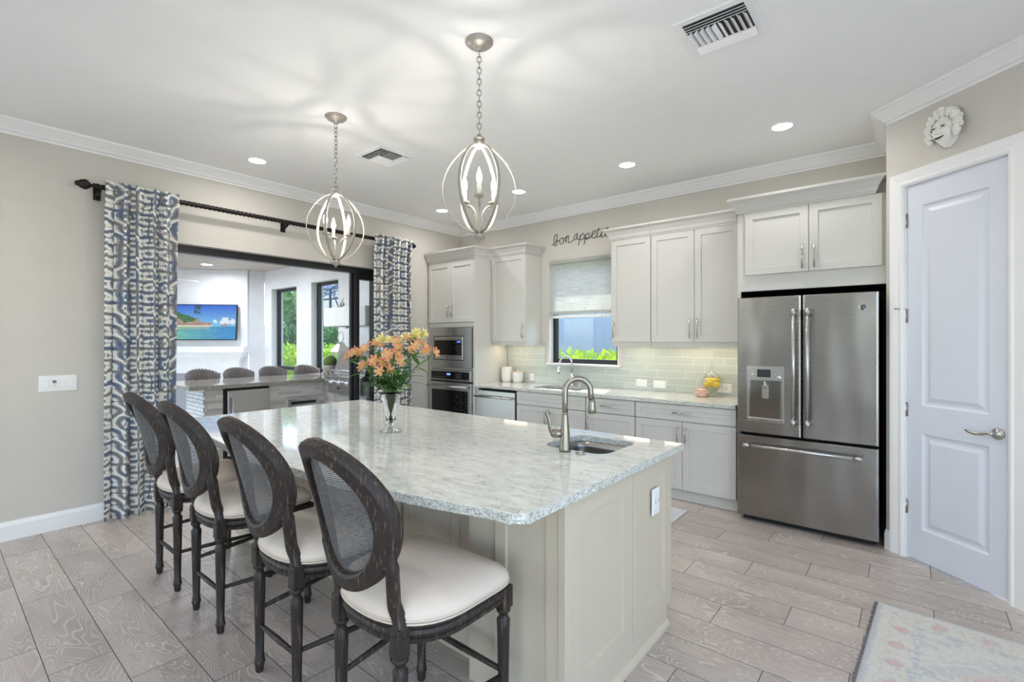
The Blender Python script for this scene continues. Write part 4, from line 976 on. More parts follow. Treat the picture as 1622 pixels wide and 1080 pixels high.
def curtain(y0, y1, label, folds, ph, seed):
    t = thing('curtain', label, 'curtain', (RX, (y0 + y1) / 2, 0.012))
    rr = random.Random(seed); nu, nv = 150, 40; H = RZ + 0.05 - 0.012; W = y1 - y0; uv = []
    ph2 = [rr.uniform(-0.5, 0.5) for _ in range(folds + 2)]
    amp = [rr.uniform(0.7, 1.15) for _ in range(folds + 2)]
    def fn(u, v):
        k = u * folds; i = int(min(k, folds - 1)); f = k
        a = (0.048 + 0.014 * (1 - v)) * (amp[i] * (1 - (k - i)) + amp[i + 1] * (k - i))
        top = max(0.0, (v - 0.93) / 0.07)
        th = 2 * PI * (f + 0.12 * math.sin(3.1 * f + ph)) + ph + 0.25 * (1 - v) * math.sin(2 * u * 5 + ph)
        x = a * math.sin(th); yy = -W / 2 + W * u + 0.022 * math.sin(2 * th) * (0.6 + 0.4 * v) + 0.012 * (1 - v) * math.sin(7 * u + seed)
        if u < 0.12: x *= u / 0.12 * 0.9 + 0.1; x += 0.015 * (1 - u / 0.12)
        x = x * (1 - 0.30 * top)
        uv.append((u * W * 1.7 + seed, v * H)); return (x + 0.012 + 0.036 * min(1.0, max(0.0, (v - 0.90) / 0.08)), yy, v * H)
    m = MB(); m.grid(nu, nv, fn); m.build('cloth', M['curtain'], t, solid=0.003, uv=uv)
    return t
# cloth hangs just in front of the rod, its folds wrapping round it
curtain(0.915, 1.395, 'blue and cream print curtain at the left of the sliding door', 5, 0.6, 4)
curtain(3.385, 3.905, 'blue and cream print curtain at the right of the sliding door', 6, 2.2, 9)

# ---------------------------------------------------------------- ceiling fittings
LP = [(-4.45, 1.88), (-4.43, 4.04), (-3.23, 4.04), (-1.98, 4.04), (-0.74, 4.04)]
LL = ['round recessed ceiling light in front of the sliding door', 'round recessed ceiling light above the corner oven cabinet', 'round recessed ceiling light in the back row, second from the left corner', 'round recessed ceiling light in front of the wall cabinets', 'round recessed ceiling light in front of the fridge']
LP += [(0.5, 1.88), (-0.74, -0.4), (-3.2, -0.4), (-4.45, -0.4), (0.9, -0.4), (-0.74, -2.6), (-3.2, -2.6), (0.9, -2.6), (-4.45, -2.6)]  # unseen lights added as ambient fill for the room
LL += ['round recessed ceiling light in the part of the room behind the camera'] * 9
for i, ((x, y), lb) in enumerate(zip(LP, LL)):
    t = thing('recessed_light', lb, 'ceiling light', (x, y, ZC), 0, 'recessed ceiling lights')
    MB().lathe([(0.066, -0.003), (0.070, -0.009), (0.086, -0.007), (0.089, -0.0005)], 28).build('trim_ring', M['trim'], t)
    MB().lathe([(0.067, -0.002), (0.067, -0.006), (0.001, -0.006)], 24).build('lens', M['lens'], t)
    lamp('downlight_lamp', 'AREA', (0, 0, -0.012), LAMP_W, t, (1.0, 0.985, 0.97), shape='DISK', size=0.13, spread=math.radians(165))

def vent(label, cx, cy, W, L, rz):
    t = thing('ceiling_vent', label, 'air vent', (cx, cy, ZC), rz)
    slab(rect(-W / 2, W / 2, -L / 2, L / 2), [rect(-W / 2 + 0.035, W / 2 - 0.035, -L / 2 + 0.035, L / 2 - 0.035)], -0.008, -0.0005, lambda u, v, h: (u, v, h)).build('frame', M['trim'], t)
    MB().box(-W / 2 + 0.035, W / 2 - 0.035, -L / 2 + 0.035, L / 2 - 0.035, -0.003, -0.001).build('duct', plain('grey_duct', S(70, 72, 76), 0.8), t)
    iw, il = W - 0.07, L - 0.07
    def slat(cx_, cy_, lx, ly, ang, ax):
        R = Matrix.Rotation(ang, 3, ax); return MB().box(-lx / 2, lx / 2, -ly / 2, ly / 2, -0.001, 0.001, R, (cx_, cy_, -0.014))
    for s in (-1, 1):
        for k in range(3):
            slat(0, s * (il / 2 - 0.014 - k * 0.022), iw, 0.022, -s * math.radians(38), 'X').build('louver', M['trim'], t)
    n = 10
    for k in range(n):
        xx = -iw / 2 + iw * (k + 0.5) / n
        slat(xx, 0, 0.024, il - 0.15, math.radians(-40 if k < n / 2 else 40), 'Y').build('cross_louver', M['trim'], t)
vent('white ceiling air vent nearer the camera, above the fridge side', -0.75, 2.575, 0.36, 0.36, 0)
vent('white ceiling air vent between the two pendant lights', -3.51, 2.545, 0.36, 0.36, 0)

# ---------------------------------------------------------------- pendants
def pendant(x, y, label, rz):
    t = thing('pendant_light', label, 'pendant light', (x, y, 1.952), rz, 'cage pendants over the island')
    H = ZC - 1.952 - 0.001
    MB().lathe([(0.074, H), (0.074, H - 0.006), (0.066, H - 0.010), (0.060, H - 0.020), (0.040, H - 0.026), (0.022, H - 0.034), (0.018, H - 0.046), (0.004, H - 0.05)], 32).build('canopy', M['silverleaf'], t)
    m = MB(); z0, z1 = 0.575, H - 0.05; n = 15; st = (z1 - z0) / n
    for k in range(n):
        zc = z0 + st * (k + 0.5); hl = st * 0.62; hw = 0.011; P = []
        for q in range(14):
            a = 2 * PI * q / 14; u_, v_ = hw * math.cos(a), hl * math.sin(a)
            P.append((u_, 0, zc + v_) if k % 2 else (0, u_, zc + v_))
        m.tube(P, 0.0032, 6, closed=True)
    m.build('chain', M['nickel'], t)
    MB().lathe([(0.004, 0.58), (0.012, 0.575), (0.014, 0.562), (0.030, 0.556), (0.032, 0.548), (0.022, 0.542), (0.030, 0.534), (0.031, 0.518), (0.026, 0.512), (0.012, 0.50), (0.001, 0.496)], 24).build('top_hub', M['silverleaf'], t)
    MB().lathe([(0.001, 0.0), (0.006, 0.003), (0.006, 0.012), (0.018, 0.018), (0.036, 0.034), (0.036, 0.042), (0.020, 0.050), (0.022, 0.064), (0.024, 0.068), (0.001, 0.07)], 24).build('bottom_hub', M['silverleaf'], t)
    for k in range(6):
        a = PI * k / 3; ca, sa = math.cos(a), math.sin(a); m = MB(); L = []; n = 26
        for q in range(n + 1):
            s = q / n; z = 0.052 + (0.522 - 0.052) * s
            r = 0.018 + 0.177 * (max(0.0, math.sin(PI * (s ** 0.95))) ** 0.64)
            L.append((r, z))
        rings = []
        for q in range(n + 1):
            r, z = L[q]; r0, z0_ = L[max(q - 1, 0)]; r1, z1_ = L[min(q + 1, n)]; tx, tz = r1 - r0, z1_ - z0_; l = math.hypot(tx, tz); nx, nz = tz / l, -tx / l
            wdt = 0.0085; th = 0.0022
            c = []
            for (w_, h_) in ((-wdt, -th), (wdt, -th), (wdt, th), (-wdt, th)):
                rr_ = r + nx * h_; zz = z + nz * h_; c.append((rr_ * ca - w_ * sa, rr_ * sa + w_ * ca, zz))
            rings.append(c)
        m.loft(rings, smooth=False); m.build('cage_band', M['silverleaf'], t)
    for k in range(3):
        a = 2 * PI * k / 3 - PI / 2; ca, sa = math.cos(a), math.sin(a)
        P = smooth_path([(r * ca, r * sa, z) for r, z in ((0.010, 0.06), (0.018, 0.12), (0.026, 0.165), (0.05, 0.198), (0.078, 0.208), (0.090, 0.222))], 5)
        arm = MB().tube(P, 0.0062, 8).build('arm', M['silverleaf'], t)
        cx_, cy_ = 0.090 * ca, 0.090 * sa
        MB().lathe([(0.006, 0.215), (0.024, 0.222), (0.028, 0.230), (0.016, 0.231), (0.011, 0.232)], 18, at=(cx_, cy_, 0)).build('bobeche', M['silverleaf'], arm)
        MB().lathe([(0.0105, 0.231), (0.0105, 0.285), (0.008, 0.287)], 14, at=(cx_, cy_, 0)).build('candle_sleeve', M['candlesleeve'], arm)
        MB().lathe([(0.006, 0.286), (0.0125, 0.302), (0.0145, 0.318), (0.012, 0.336), (0.006, 0.356), (0.001, 0.372)], 14, at=(cx_, cy_, 0)).build('bulb', M['bulb'], arm)
        lamp('bulb_lamp', 'POINT', (cx_, cy_, 0.39), BULB_W, t, (1.0, 0.95, 0.89), shadow_soft_size=0.007)
    return t
pendant(-1.771, 1.879, 'silver cage pendant with three candle bulbs nearer the camera', math.radians(43.3))
pendant(-3.152, 1.867, 'silver cage pendant with three candle bulbs farther from the camera', math.radians(9.4))

# ---------------------------------------------------------------- bar stools
def make_stool(label):
    t = thing('bar_stool', label, 'bar stool', (0, 0, 0), 0, 'oval-back stools at the island')
    wd = M['espresso']
    # seat outline (front is +y): squarish front, round back
    def outline(g=0.0, n=48):
        P = []
        for k in range(n):
            a = 2 * PI * k / n; c, s = math.cos(a), math.sin(a)
            if s > 0: p = 8.0; xx, yy = 0.258, 0.232
            else: p = 2.4; xx, yy = 0.258, 0.236
            x = (xx + g) * math.copysign(abs(c) ** (2 / p), c); y = (yy + g) * math.copysign(abs(s) ** (2 / p), s)
            if s < 0: pass
            P.append((x, y))
        return P
    ring = lambda g, z: [(x, y, z) for x, y in outline(g)]
    MB().loft([ring(-0.012, 0.500), ring(-0.004, 0.502), ring(-0.002, 0.515), ring(-0.008, 0.520), ring(0.002, 0.525), ring(0.006, 0.535), ring(0.002, 0.545), ring(-0.003, 0.549), ring(0.002, 0.553), ring(0.002, 0.560), ring(-0.010, 0.563)], smooth=False).build('seat_frame', wd, t)
    c = MB().loft([ring(-0.012, 0.560), ring(0.000, 0.563), ring(0.008, 0.575), ring(0.008, 0.592), ring(-0.004, 0.610), ring(-0.035, 0.628), ring(-0.085, 0.641), ring(-0.15, 0.648), ring(-0.21, 0.650)]).build('seat_cushion', M['linen'], t)
    m = MB(); m.tube(ring(0.006, 0.566), 0.0042, 6, closed=True); m.tube(ring(0.008, 0.576), 0.0038, 6, closed=True); m.build('piping', M['piping'], c)
    # legs
    fx, fy = 0.228, 0.208; rx, ry = 0.165, -0.205
    prof = [(0.013, 0.0), (0.016, 0.006), (0.019, 0.035), (0.022, 0.040), (0.022, 0.050), (0.019, 0.054), (0.020, 0.066), (0.017, 0.070), (0.019, 0.18), (0.0235, 0.400), (0.0245, 0.425), (0.018, 0.432), (0.0165, 0.442), (0.020, 0.452), (0.026, 0.456), (0.026, 0.466), (0.020, 0.470)]
    for sx in (-1, 1):
        m = MB().lathe(prof, 18, at=(sx * fx, fy, 0)); m.cbox(sx * fx - 0.026, sx * fx + 0.026, fy - 0.026, fy + 0.026, 0.468, 0.548, 0.004); m.build('leg', wd, t)
    for sx in (-1, 1):
        m = MB(); m.lathe(prof, 18, at=(sx * rx, ry, 0)); m.cbox(sx * rx - 0.023, sx * rx + 0.023, ry - 0.026, ry + 0.022, 0.468, 0.56, 0.004); m.build('leg', wd, t)
    # tilted oval back
    tilt = math.radians(14.5); C = Vector((0, -0.338, 0.900)); ca, sa = math.cos(tilt), math.sin(tilt)
    def bp(x, h, d): # in-plane x, height h, depth d (towards the front)
        return (x, C.y + d * ca - h * sa + 0.092 * (x / 0.215) ** 2, C.z + h * ca + d * sa)
    ax_, az_ = 0.209, 0.250; n = 64; rings = []
    for k in range(n + 1):
        a = 2 * PI * k / n; c_, s_ = math.cos(a), math.sin(a)
        sec = []
        for (g, d) in ((0.0, -0.016), (-0.006, -0.022), (-0.046, -0.020), (-0.054, -0.012), (-0.054, 0.012), (-0.046, 0.018), (-0.006, 0.024), (0.0, 0.018), (0.003, 0.002)):
            narrow = 1.0
            sec.append(bp((ax_ + g) * c_, (az_ + g) * s_, d))
        rings.append(sec)
    m = MB(); m.loft(rings, caps=False, smooth=False); m.build('back_frame', wd, t)
    uv = []; m = MB(); q = 30
    def cp(u, v):
        a = 2 * PI * u; r = v; x, h = (ax_ - 0.05) * r * math.cos(a), (az_ - 0.05) * r * math.sin(a); uv.append((x, h)); return bp(x, h, 0.004)
    m.grid(48, 6, cp); m.build('cane_panel', M['cane'], t, uv=uv, fix=False)
    for sx in (-1, 1):
        P = smooth_path([(sx * rx, ry - 0.002, 0.535), (sx * (rx - 0.004), ry + 0.002, 0.575), (sx * (rx - 0.010), ry - 0.014, 0.625), (sx * (rx + 0.000), ry - 0.026, 0.675), (sx * 0.178, ry - 0.040, 0.755), (sx * 0.190, ry - 0.052, 0.84)], 5)
        rr = [0.030 - 0.007 * min(1, k / 8) if k < len(P) - 5 else 0.022 - 0.004 * (k - len(P) + 6) for k in range(len(P))]; rr[-1] = 0.003
        m = MB(); m.tube(P, rr, 10, flat=(0.9, 1.0)); m.build('back_post', wd, t)
    def bar(a, b_, nm='stretcher', r=0.011): MB().tube([a, tuple((Vector(a) + Vector(b_)) / 2), b_], [r * 0.85, r * 1.1, r * 0.85], 10).build(nm, wd, t)
    bar((-rx, ry, 0.205), (rx, ry, 0.205)); bar((-fx, fy, 0.235), (fx, fy, 0.235))
    for sx in (-1, 1):
        bar((sx * rx, ry, 0.275), (sx * fx, fy, 0.275)) if sx < 0 else bar((sx * rx, ry, 0.22), (sx * fx, fy, 0.22))
    return t
SP = [(-3.42, 1.14, 0.0), (-2.79, 1.14, 0.0), (-2.025, 1.14, 0.0), (-1.378, 1.14, 0.0)]
SLB = ['dark oval-back bar stool nearest the left curtain', 'dark oval-back bar stool second from the left curtain', 'dark oval-back bar stool second from the near island corner', 'dark oval-back bar stool nearest the camera at the near island corner']
st0 = make_stool(SLB[0])
for i, ((x, y, a), lb) in enumerate(zip(SP, SLB)):
    o = st0 if i == 0 else copy_tree(st0)
    o.location = (x, y, 0); o.rotation_euler = (0, 0, math.radians(a)); o['label'] = lb

# ---------------------------------------------------------------- vase and flowers
VX, VY = -2.377, 1.763
t = thing('flower_vase', 'clear trumpet glass vase holding flowers on the island', 'vase', (VX, VY, 0.9005))
vp = [(0.058, 0.0), (0.060, 0.004), (0.035, 0.012), (0.016, 0.022), (0.015, 0.032), (0.022, 0.045), (0.034, 0.10), (0.045, 0.17), (0.058, 0.215), (0.080, 0.236), (0.083, 0.238)]
vi = [(0.080, 0.239), (0.055, 0.216), (0.041, 0.17), (0.030, 0.10), (0.018, 0.055), (0.001, 0.048)]
MB().lathe(vp + vi, 40).build('vase_body', M['vaseglass'], t)
def bloom(m, c, d, sz, rr, uvl):
    d = Vector(d).normalized(); e1 = d.orthogonal().normalized(); e2 = d.cross(e1); ph = rr.uniform(0, 6)
    for k in range(6):
        a = ph + PI * k / 3; o = e1 * math.cos(a) + e2 * math.sin(a); s_ = e2 * math.cos(a) - e1 * math.sin(a); wd = sz * (0.30 if k % 2 else 0.20)
        n = 5; b0 = len(m.v)
        for q in range(n + 1):
            f = q / n; r = sz * (0.06 + 0.74 * f ** 1.4); h = sz * (0.05 + 0.78 * f - 0.22 * f ** 3.2)
            w_ = wd * (0.25 + 1.5 * f * (1 - f * 0.62)) * (1 if q < n else 0.45)
            for j in (-1, 0, 1):
                p = Vector(c) + o * r + d * (h - (0.10 * sz * f if j == 0 else 0)) + s_ * (w_ * j); m.v.append(tuple(p)); uvl.append((0.5 + 0.5 * j, f))
        for q in range(n):
            for j in (0, 1):
                m.f.append((b0 + q * 3 + j, b0 + q * 3 + j + 1, b0 + q * 3 + j + 4, b0 + q * 3 + j + 3)); m.sm.append(True)
def leafblade(m, a, d, L, W, rr):
    d = Vector(d).normalized(); up = Vector((0, 0, 1)); s_ = d.cross(up); s_ = s_.normalized() if s_.length > 0.05 else Vector((1, 0, 0)); nrm = s_.cross(d)
    n = 7; b0 = len(m.v); droop = rr.uniform(0.1, 0.45)
    for q in range(n + 1):
        f = q / n; p = Vector(a) + d * (L * f) + Vector((0, 0, -droop * L * f * f)) ; w_ = W * math.sin(PI * min(0.98, f * 0.9 + 0.08)) * (1 if q < n else 0.05)
        for j in (-1, 0, 1): m.v.append(tuple(p + s_ * (w_ * j) + nrm * (-0.15 * W if j == 0 else 0)))
    for q in range(n):
        for j in (0, 1): m.f.append((b0 + q * 3 + j, b0 + q * 3 + j + 1, b0 + q * 3 + j + 4, b0 + q * 3 + j + 3)); m.sm.append(True)
rr = random.Random(21)
heads = []   # (lateral in view, depth, height above worktop, colour)
for lx, dy, hz, colr in [(-0.225, 0.0, 0.44, 'o'), (-0.175, -0.02, 0.47, 'o'), (-0.115, 0.05, 0.51, 'o'), (-0.06, 0.08, 0.53, 'y'), (0.0, 0.06, 0.53, 'y'), (0.045, 0.03, 0.53, 'o'), (0.10, 0.07, 0.55, 'y'), (0.15, 0.09, 0.57, 'y'),
                         (0.085, -0.04, 0.48, 'o'), (0.165, 0.0, 0.50, 'o'), (0.225, 0.03, 0.46, 'o'), (-0.105, -0.09, 0.395, 'o'), (-0.045, -0.10, 0.41, 'o'), (0.02, -0.08, 0.45, 'o'), (-0.01, -0.12, 0.37, 'o'), (0.045, -0.11, 0.425, 'o')]:
    heads.append((lx, dy, hz, colr))
vr = Vector((0.772, 0.635, 0)); vf = Vector((-0.635, 0.772, 0))
for lx, dy, hz, colr in heads:
    hp = vr * lx + vf * dy + Vector((0, 0, hz)); nm = 'orange' if colr == 'o' else 'yellow'
    t = thing('alstroemeria_stem', nm + ' alstroemeria stem standing in the glass vase', 'flower', (VX, VY, 0.9005), 0, nm + ' alstroemerias in the vase')
    o = Vector((hp.x, hp.y, 0)); base = -o * 0.05; neck = o * 0.16 + Vector((0, 0, 0.225))
    base.z = 0.055 + 0.03 * rr.random()
    nl = Vector((neck.x, neck.y, 0))
    if nl.length > 0.036: neck.x *= 0.036 / nl.length; neck.y *= 0.036 / nl.length
    P = smooth_path([base, (base + neck) / 2, neck, (neck * 0.45 + hp * 0.55) + Vector((0, 0, 0.02)), hp - Vector((0, 0, 0.03))], 5)
    m = MB(); m.tube(P, 0.0032, 6); hdir = (o * 1.6 + Vector((0, 0, 0.32)) - vf * 0.14)
    mb = MB(); uvl = []
    for k in range(3):
        a = 2 * PI * k / 3 + rr.uniform(0, 1); off = Vector((math.cos(a), math.sin(a), 0)) * 0.026; c = hp + off + Vector((0, 0, rr.uniform(-0.015, 0.01)))
        m.tube([P[-2], tuple((P[-1] + c) / 2), tuple(c)], 0.002, 5); dd = hdir.normalized() * 0.75 + off.normalized() * 0.75
        bloom(mb, c, dd, 0.044 * rr.uniform(0.85, 1.1), rr, uvl)
    m.build('stem', M['stem'], t)
    mb.build('blossom', M['orange' if colr == 'o' else 'yellow'], t, uv=uvl, fix=False)
    ml = MB()
    for k in range(10):
        f = rr.uniform(0.60, 0.90) if k < 7 else rr.uniform(0.55, 0.66); q = P[int(f * (len(P) - 1))]; a = rr.uniform(0, 2 * PI)
        ld = o.normalized() * 0.6 + Vector((math.cos(a), math.sin(a), 0)) * 0.75 + Vector((0, 0, rr.uniform(0.0, 0.9)))
        leafblade(ml, q, ld, rr.uniform(0.07, 0.14), rr.uniform(0.010, 0.018), rr)
    ml.build('leaves', M['fleaf'], t, fix=False)

# ---------------------------------------------------------------- rug and sink mat
RA = math.radians(-2.8)
t = thing('area_rug', 'faded cream vintage-pattern rug with pink medallions at lower right', 'rug', (-0.145, 3.335, 0.001))
t.rotation_euler = (0, 0, RA)
RW, RL = 1.0, 2.1; nu, nv = 140, 290; m = MB()
rn = random.Random(5); nz = [[rn.random() for _ in range(nu + 1)] for _ in range(nv + 1)]
def rugcol(x, y, n):
    cream, grey, blue, pink, rust, tan = (0.66, 0.64, 0.58), (0.52, 0.53, 0.52), (0.42, 0.46, 0.52), (0.66, 0.36, 0.36), (0.62, 0.46, 0.38), (0.60, 0.55, 0.44)
    e = min(x, RW - x, y, RL - y); c = cream
    if e < 0.028: c = tuple(0.5 * (a + b_) for a, b_ in zip(grey, blue))
    elif e < 0.065: c = cream
    elif e < 0.072: c = tan
    elif e < 0.165:
        s = y if min(x, RW - x) <= min(y, RL - y) else x
        k = (s % 0.17) / 0.17; d_ = abs(k - 0.5) * 0.17 + abs(e - 0.118); c = cream
        if d_ < 0.018: c = rust
        elif d_ < 0.036: c = pink
        elif d_ < 0.046: c = grey
        elif abs(k - 0.02) < 0.05: c = tan
    elif e < 0.172: c = grey
    elif e < 0.20: c = blue if int((x + y) / 0.03) % 2 == 0 else cream
    else:
        dx_, dy_ = abs(x - RW / 2), abs((y - 0.52 + 0.36) % 0.72 - 0.36); q = dx_ * 0.75 + dy_
        c = grey if (int(x / 0.05) + int(y / 0.05)) % 5 == 0 else cream
        if q < 0.05: c = tan
        elif q < 0.10: c = pink
        elif q < 0.115: c = cream
        elif q < 0.15: c = pink if math.sin(60 * math.atan2(dy_, dx_)) > -0.2 else cream
        elif 0.19 < q < 0.205: c = grey
        elif 0.25 < q < 0.262: c = blue
    f = 0.48 + 0.34 * n; base = (0.63, 0.62, 0.575)
    k2 = 0.5 + 0.5 * math.sin(3.1 * x + 1.7 * math.sin(4 * y)) * math.sin(2.3 * y + 0.6)
    f *= 0.55 + 0.55 * k2
    return tuple((a * f + b_ * (1 - f)) * (0.93 + 0.14 * n) for a, b_ in zip(c, base)) + (1.0,)
def rugpt(u, v):
    x, y = u * RW, v * RL
    n = nz[int(round(v * nv))][int(round(u * nu))]
    xx = x + 0.012 * math.sin(37 * y + 5 * math.sin(23 * x)) * min(1, x * 8) + (n - 0.5) * 0.012; yy = y + 0.012 * math.sin(41 * x + 4 * math.sin(29 * y)) * min(1, y * 8) + (n - 0.5) * 0.012; m.c.append(rugcol(min(RW, max(0, xx)), min(RL, max(0, yy)), n)); ed = min(1.0, min(x, RW - x, y, RL - y) / 0.01)
    return (x, -y, 0.0065 * ed + 0.0022 * n * ed + 0.0005)
m.grid(nu, nv, rugpt); m.build('pile', M['rug'], t)
m = MB()
for k in range(240):
    y = -RL * (k + 0.5) / 240; a = rn.uniform(-0.35, 0.35); L = rn.uniform(0.008, 0.016)
    m.tube([(0.002, y, 0.003), (-L, y + a * L, 0.001)], 0.0016, 4)
m.build('fringe', plain('rug_fringe', S(120, 122, 130), 0.95, var=0.4, sc=90), t)
t = thing('sink_mat', 'pale grey floor mat in front of the back cabinets, mostly behind the island', 'mat', (-2.35, 3.83, 0.0005))
MB().cbox(-0.9, 0.9, -0.26, 0.26, 0.0, 0.010, 0.003).build('mat_pad', plain('grey_mat', S(206, 207, 210), 0.9, var=0.08, sc=40), t)
# ---------------------------------------------------------------- patio beyond the sliding door
PZ = 2.75; WY = 4.2
struct(MB().box(-12.2, XL - 0.18, -3.0, WY + 0.2, -0.12, -0.012).build('patio_floor', M['paver']))
struct(MB().box(-12.4, XL - 0.19, -3.0, WY + 0.85, PZ, PZ + 0.18).build('patio_ceiling', M['plankceil']))
WA = (-9.33, -8.37, 0.30, 2.39); WB = (-7.86, -7.02, 0.30, 2.41)
struct(slab(rect(-9.62, XL - 0.19, 0, PZ - 0.002), [rect(*WA), rect(*WB)], 0, 0.22, mY(WY)).build('wall_patio_window', M['stucco']))
struct(MB().box(-9.65, -9.624, 3.93, WY - 0.002, 0, PZ - 0.002).build('wall_patio_corner', M['stucco']))
struct(MB().box(-12.2, -12.0, -3.0, 2.4, 0, PZ - 0.002).build('wall_patio_side', M['stucco']))
for n, Wn in ((2, WA), (3, WB)):
    e = sempty('window_%d' % n, (Wn[0], WY, 0)); ww = Wn[1] - Wn[0]
    slab(rect(0.001, ww - 0.001, Wn[2] + 0.001, Wn[3] - 0.001), [rect(0.05, ww - 0.05, 0.95, Wn[3] - 0.05), rect(0.05, ww - 0.05, Wn[2] + 0.05, 0.89)], 0.10, 0.16, lambda u, v, h: (u, h, v)).build('window_frame', M['bronze'], e)
    MB().box(0.05, ww - 0.05, 0.128, 0.132, 0.95, Wn[3] - 0.05).build('pane', M['pane'], e)
    MB().box(0.05, ww - 0.05, 0.128, 0.132, Wn[2] + 0.05, 0.89).build('pane', M['pane'], e)
# diagonal chimney breast, mantel, television (local x runs to the right as seen, front is -y)
CA = math.radians(45)
t = thing('corner_fireplace', 'white corner fireplace with moulded mantel on the patio', 'fireplace', (-9.62, 3.89, -0.011), CA)
CL = 2.3; m = MB()
m.box(-CL, -0.004, 0.0, 0.18, 0.011, PZ + 0.008); m.build('chimney_breast', M['stucco'], t)
m = MB(); x0, x1 = -1.72, -0.10
m.box(x0, x0 + 0.30, -0.12, -0.001, 0, 1.06); m.box(x1 - 0.30, x1, -0.12, -0.001, 0, 1.06); m.box(x0 + 0.30, x1 - 0.30, -0.12, -0.001, 0.86, 1.06)
for i, (a, b_) in enumerate(((1.06, 0.14), (1.10, 0.17), (1.14, 0.21), (1.22, 0.27))):
    m.box(x0 - b_ + 0.12, x1 + b_ - 0.12, -b_, -0.001, a, (1.10, 1.14, 1.22, 1.33)[i])
m.build('mantel_surround', M['hood'], t)
m = MB(); m.box(x0 + 0.30, x1 - 0.30, -0.05, -0.002, 0.0, 0.86); m.build('firebox_panel', plain('firebox_grey', S(168, 170, 176), 0.8), t)
m = MB(); m.box(x0 + 0.30, x1 - 0.30, -0.135, -0.12, 0.84, 0.875); m.box(x0 + 0.28, x0 + 0.31, -0.135, -0.12, 0.0, 0.875); m.box(x1 - 0.31, x1 - 0.28, -0.135, -0.12, 0.0, 0.875); m.build('opening_trim', M['hood'], t)
t = thing('television', 'wall-mounted television showing a blue tropical bay above the patio mantel', 'television', (0, 0, 0), CA)
t.location = (-9.62 + math.cos(CA) * -0.74, 3.89 + math.sin(CA) * -0.74, 1.43)
TWD, THT = 1.17, 0.66
TR = Matrix.Rotation(math.radians(-4), 4, 'X')
def tilt(m): m.v = [tuple(Vector(p) if False else (TR @ Vector(p))) for p in m.v]; return m
tilt(MB().cbox(-TWD / 2, TWD / 2, -0.11, -0.075, 0.0, THT, 0.004)).build('casing', M['black'], t)
MB().box(-0.15, 0.15, -0.075, -0.0, 0.2, 0.45).build('wall_bracket', M['black'], t)
def vnoise(x, y, s):
    def h(i, j): return (math.sin(i * 127.1 + j * 311.7 + s * 17.3) * 43758.5453) % 1.0
    i, j = math.floor(x), math.floor(y); fx, fy = x - i, y - j; fx = fx * fx * (3 - 2 * fx); fy = fy * fy * (3 - 2 * fy)
    return (h(i, j) * (1 - fx) + h(i + 1, j) * fx) * (1 - fy) + (h(i, j + 1) * (1 - fx) + h(i + 1, j + 1) * fx) * fy
def tvcol(u, v):
    n = 0.6 * vnoise(u * 30, v * 18, 1) + 0.4 * vnoise(u * 70, v * 44, 2)
    c = [a + (b_ - a) * min(1, max(0, (v - 0.4) / 0.6)) for a, b_ in zip(S(120, 196, 246)[:3], S(4, 96, 220)[:3])]
    hill = 0.86 - 0.62 * u + 0.07 * (n - 0.5); shore = 0.37
    rock = 0.66 - 0.35 * abs(u - 0.40) / 0.22 - 0.10 * n
    if v > shore:
        for cx, cy, r in ((0.83, 0.56, 0.06), (0.80, 0.50, 0.05), (0.68, 0.52, 0.035), (0.95, 0.52, 0.05), (0.87, 0.50, 0.04)):
            if math.hypot(u - cx, (v - cy) * 0.6) < r * (0.45 + 0.8 * n): c = S(236, 246, 255)[:3]
        if u < 0.42 and v < hill: c = [a * (0.5 + n) for a in S(44, 104, 40)[:3]]
        if abs(u - 0.40) < 0.05 and 0.70 < v < 0.98 and n > 0.42: c = S(26, 70, 36)[:3]
        if u < 0.66 and v < max(rock, 0.62 - 1.5 * abs(u - 0.12), 0.47 + 0.05 * n if u < .62 else 0): c = [a * (0.55 + 0.9 * n) for a in S(168, 138, 116)[:3]]
        if math.hypot(u - 0.83, (v - 0.40) * 1.2) < 0.05: c = S(176, 150, 120)[:3]
        if u < 0.06 and v < 0.9 * (0.7 + 0.5 * n): c = S(16, 28, 18)[:3]
        if u < 0.64 and v < shore + 0.03: c = S(244, 236, 214)[:3]
    else:
        f = v / shore; k = max(0, 1 - u * 1.2)
        a_ = [p + (q - p) * min(1, u * 1.2) for p, q in zip(S(96, 186, 150)[:3], S(20, 140, 210)[:3])]
        wv = 0.75 + 0.5 * vnoise(u * 14, v * 60, 5); c = [x * wv for x in a_]
        if v > shore - 0.07 and u < 0.6: c = [0.5 * (x + y) for x, y in zip(c, S(190, 186, 130)[:3])]
    return (*[min(1, x) for x in c], 1.0)
m = MB(); nu, nv = 120, 68
def tvp(u, v):
    m.c.append(tvcol(u, v)); return tuple(TR @ Vector((-TWD / 2 + 0.014 + (TWD - 0.028) * u, -0.1115, 0.014 + (THT - 0.028) * v)))
m.grid(nu, nv, tvp, smooth=False); m.build('screen', M['screen'], t)
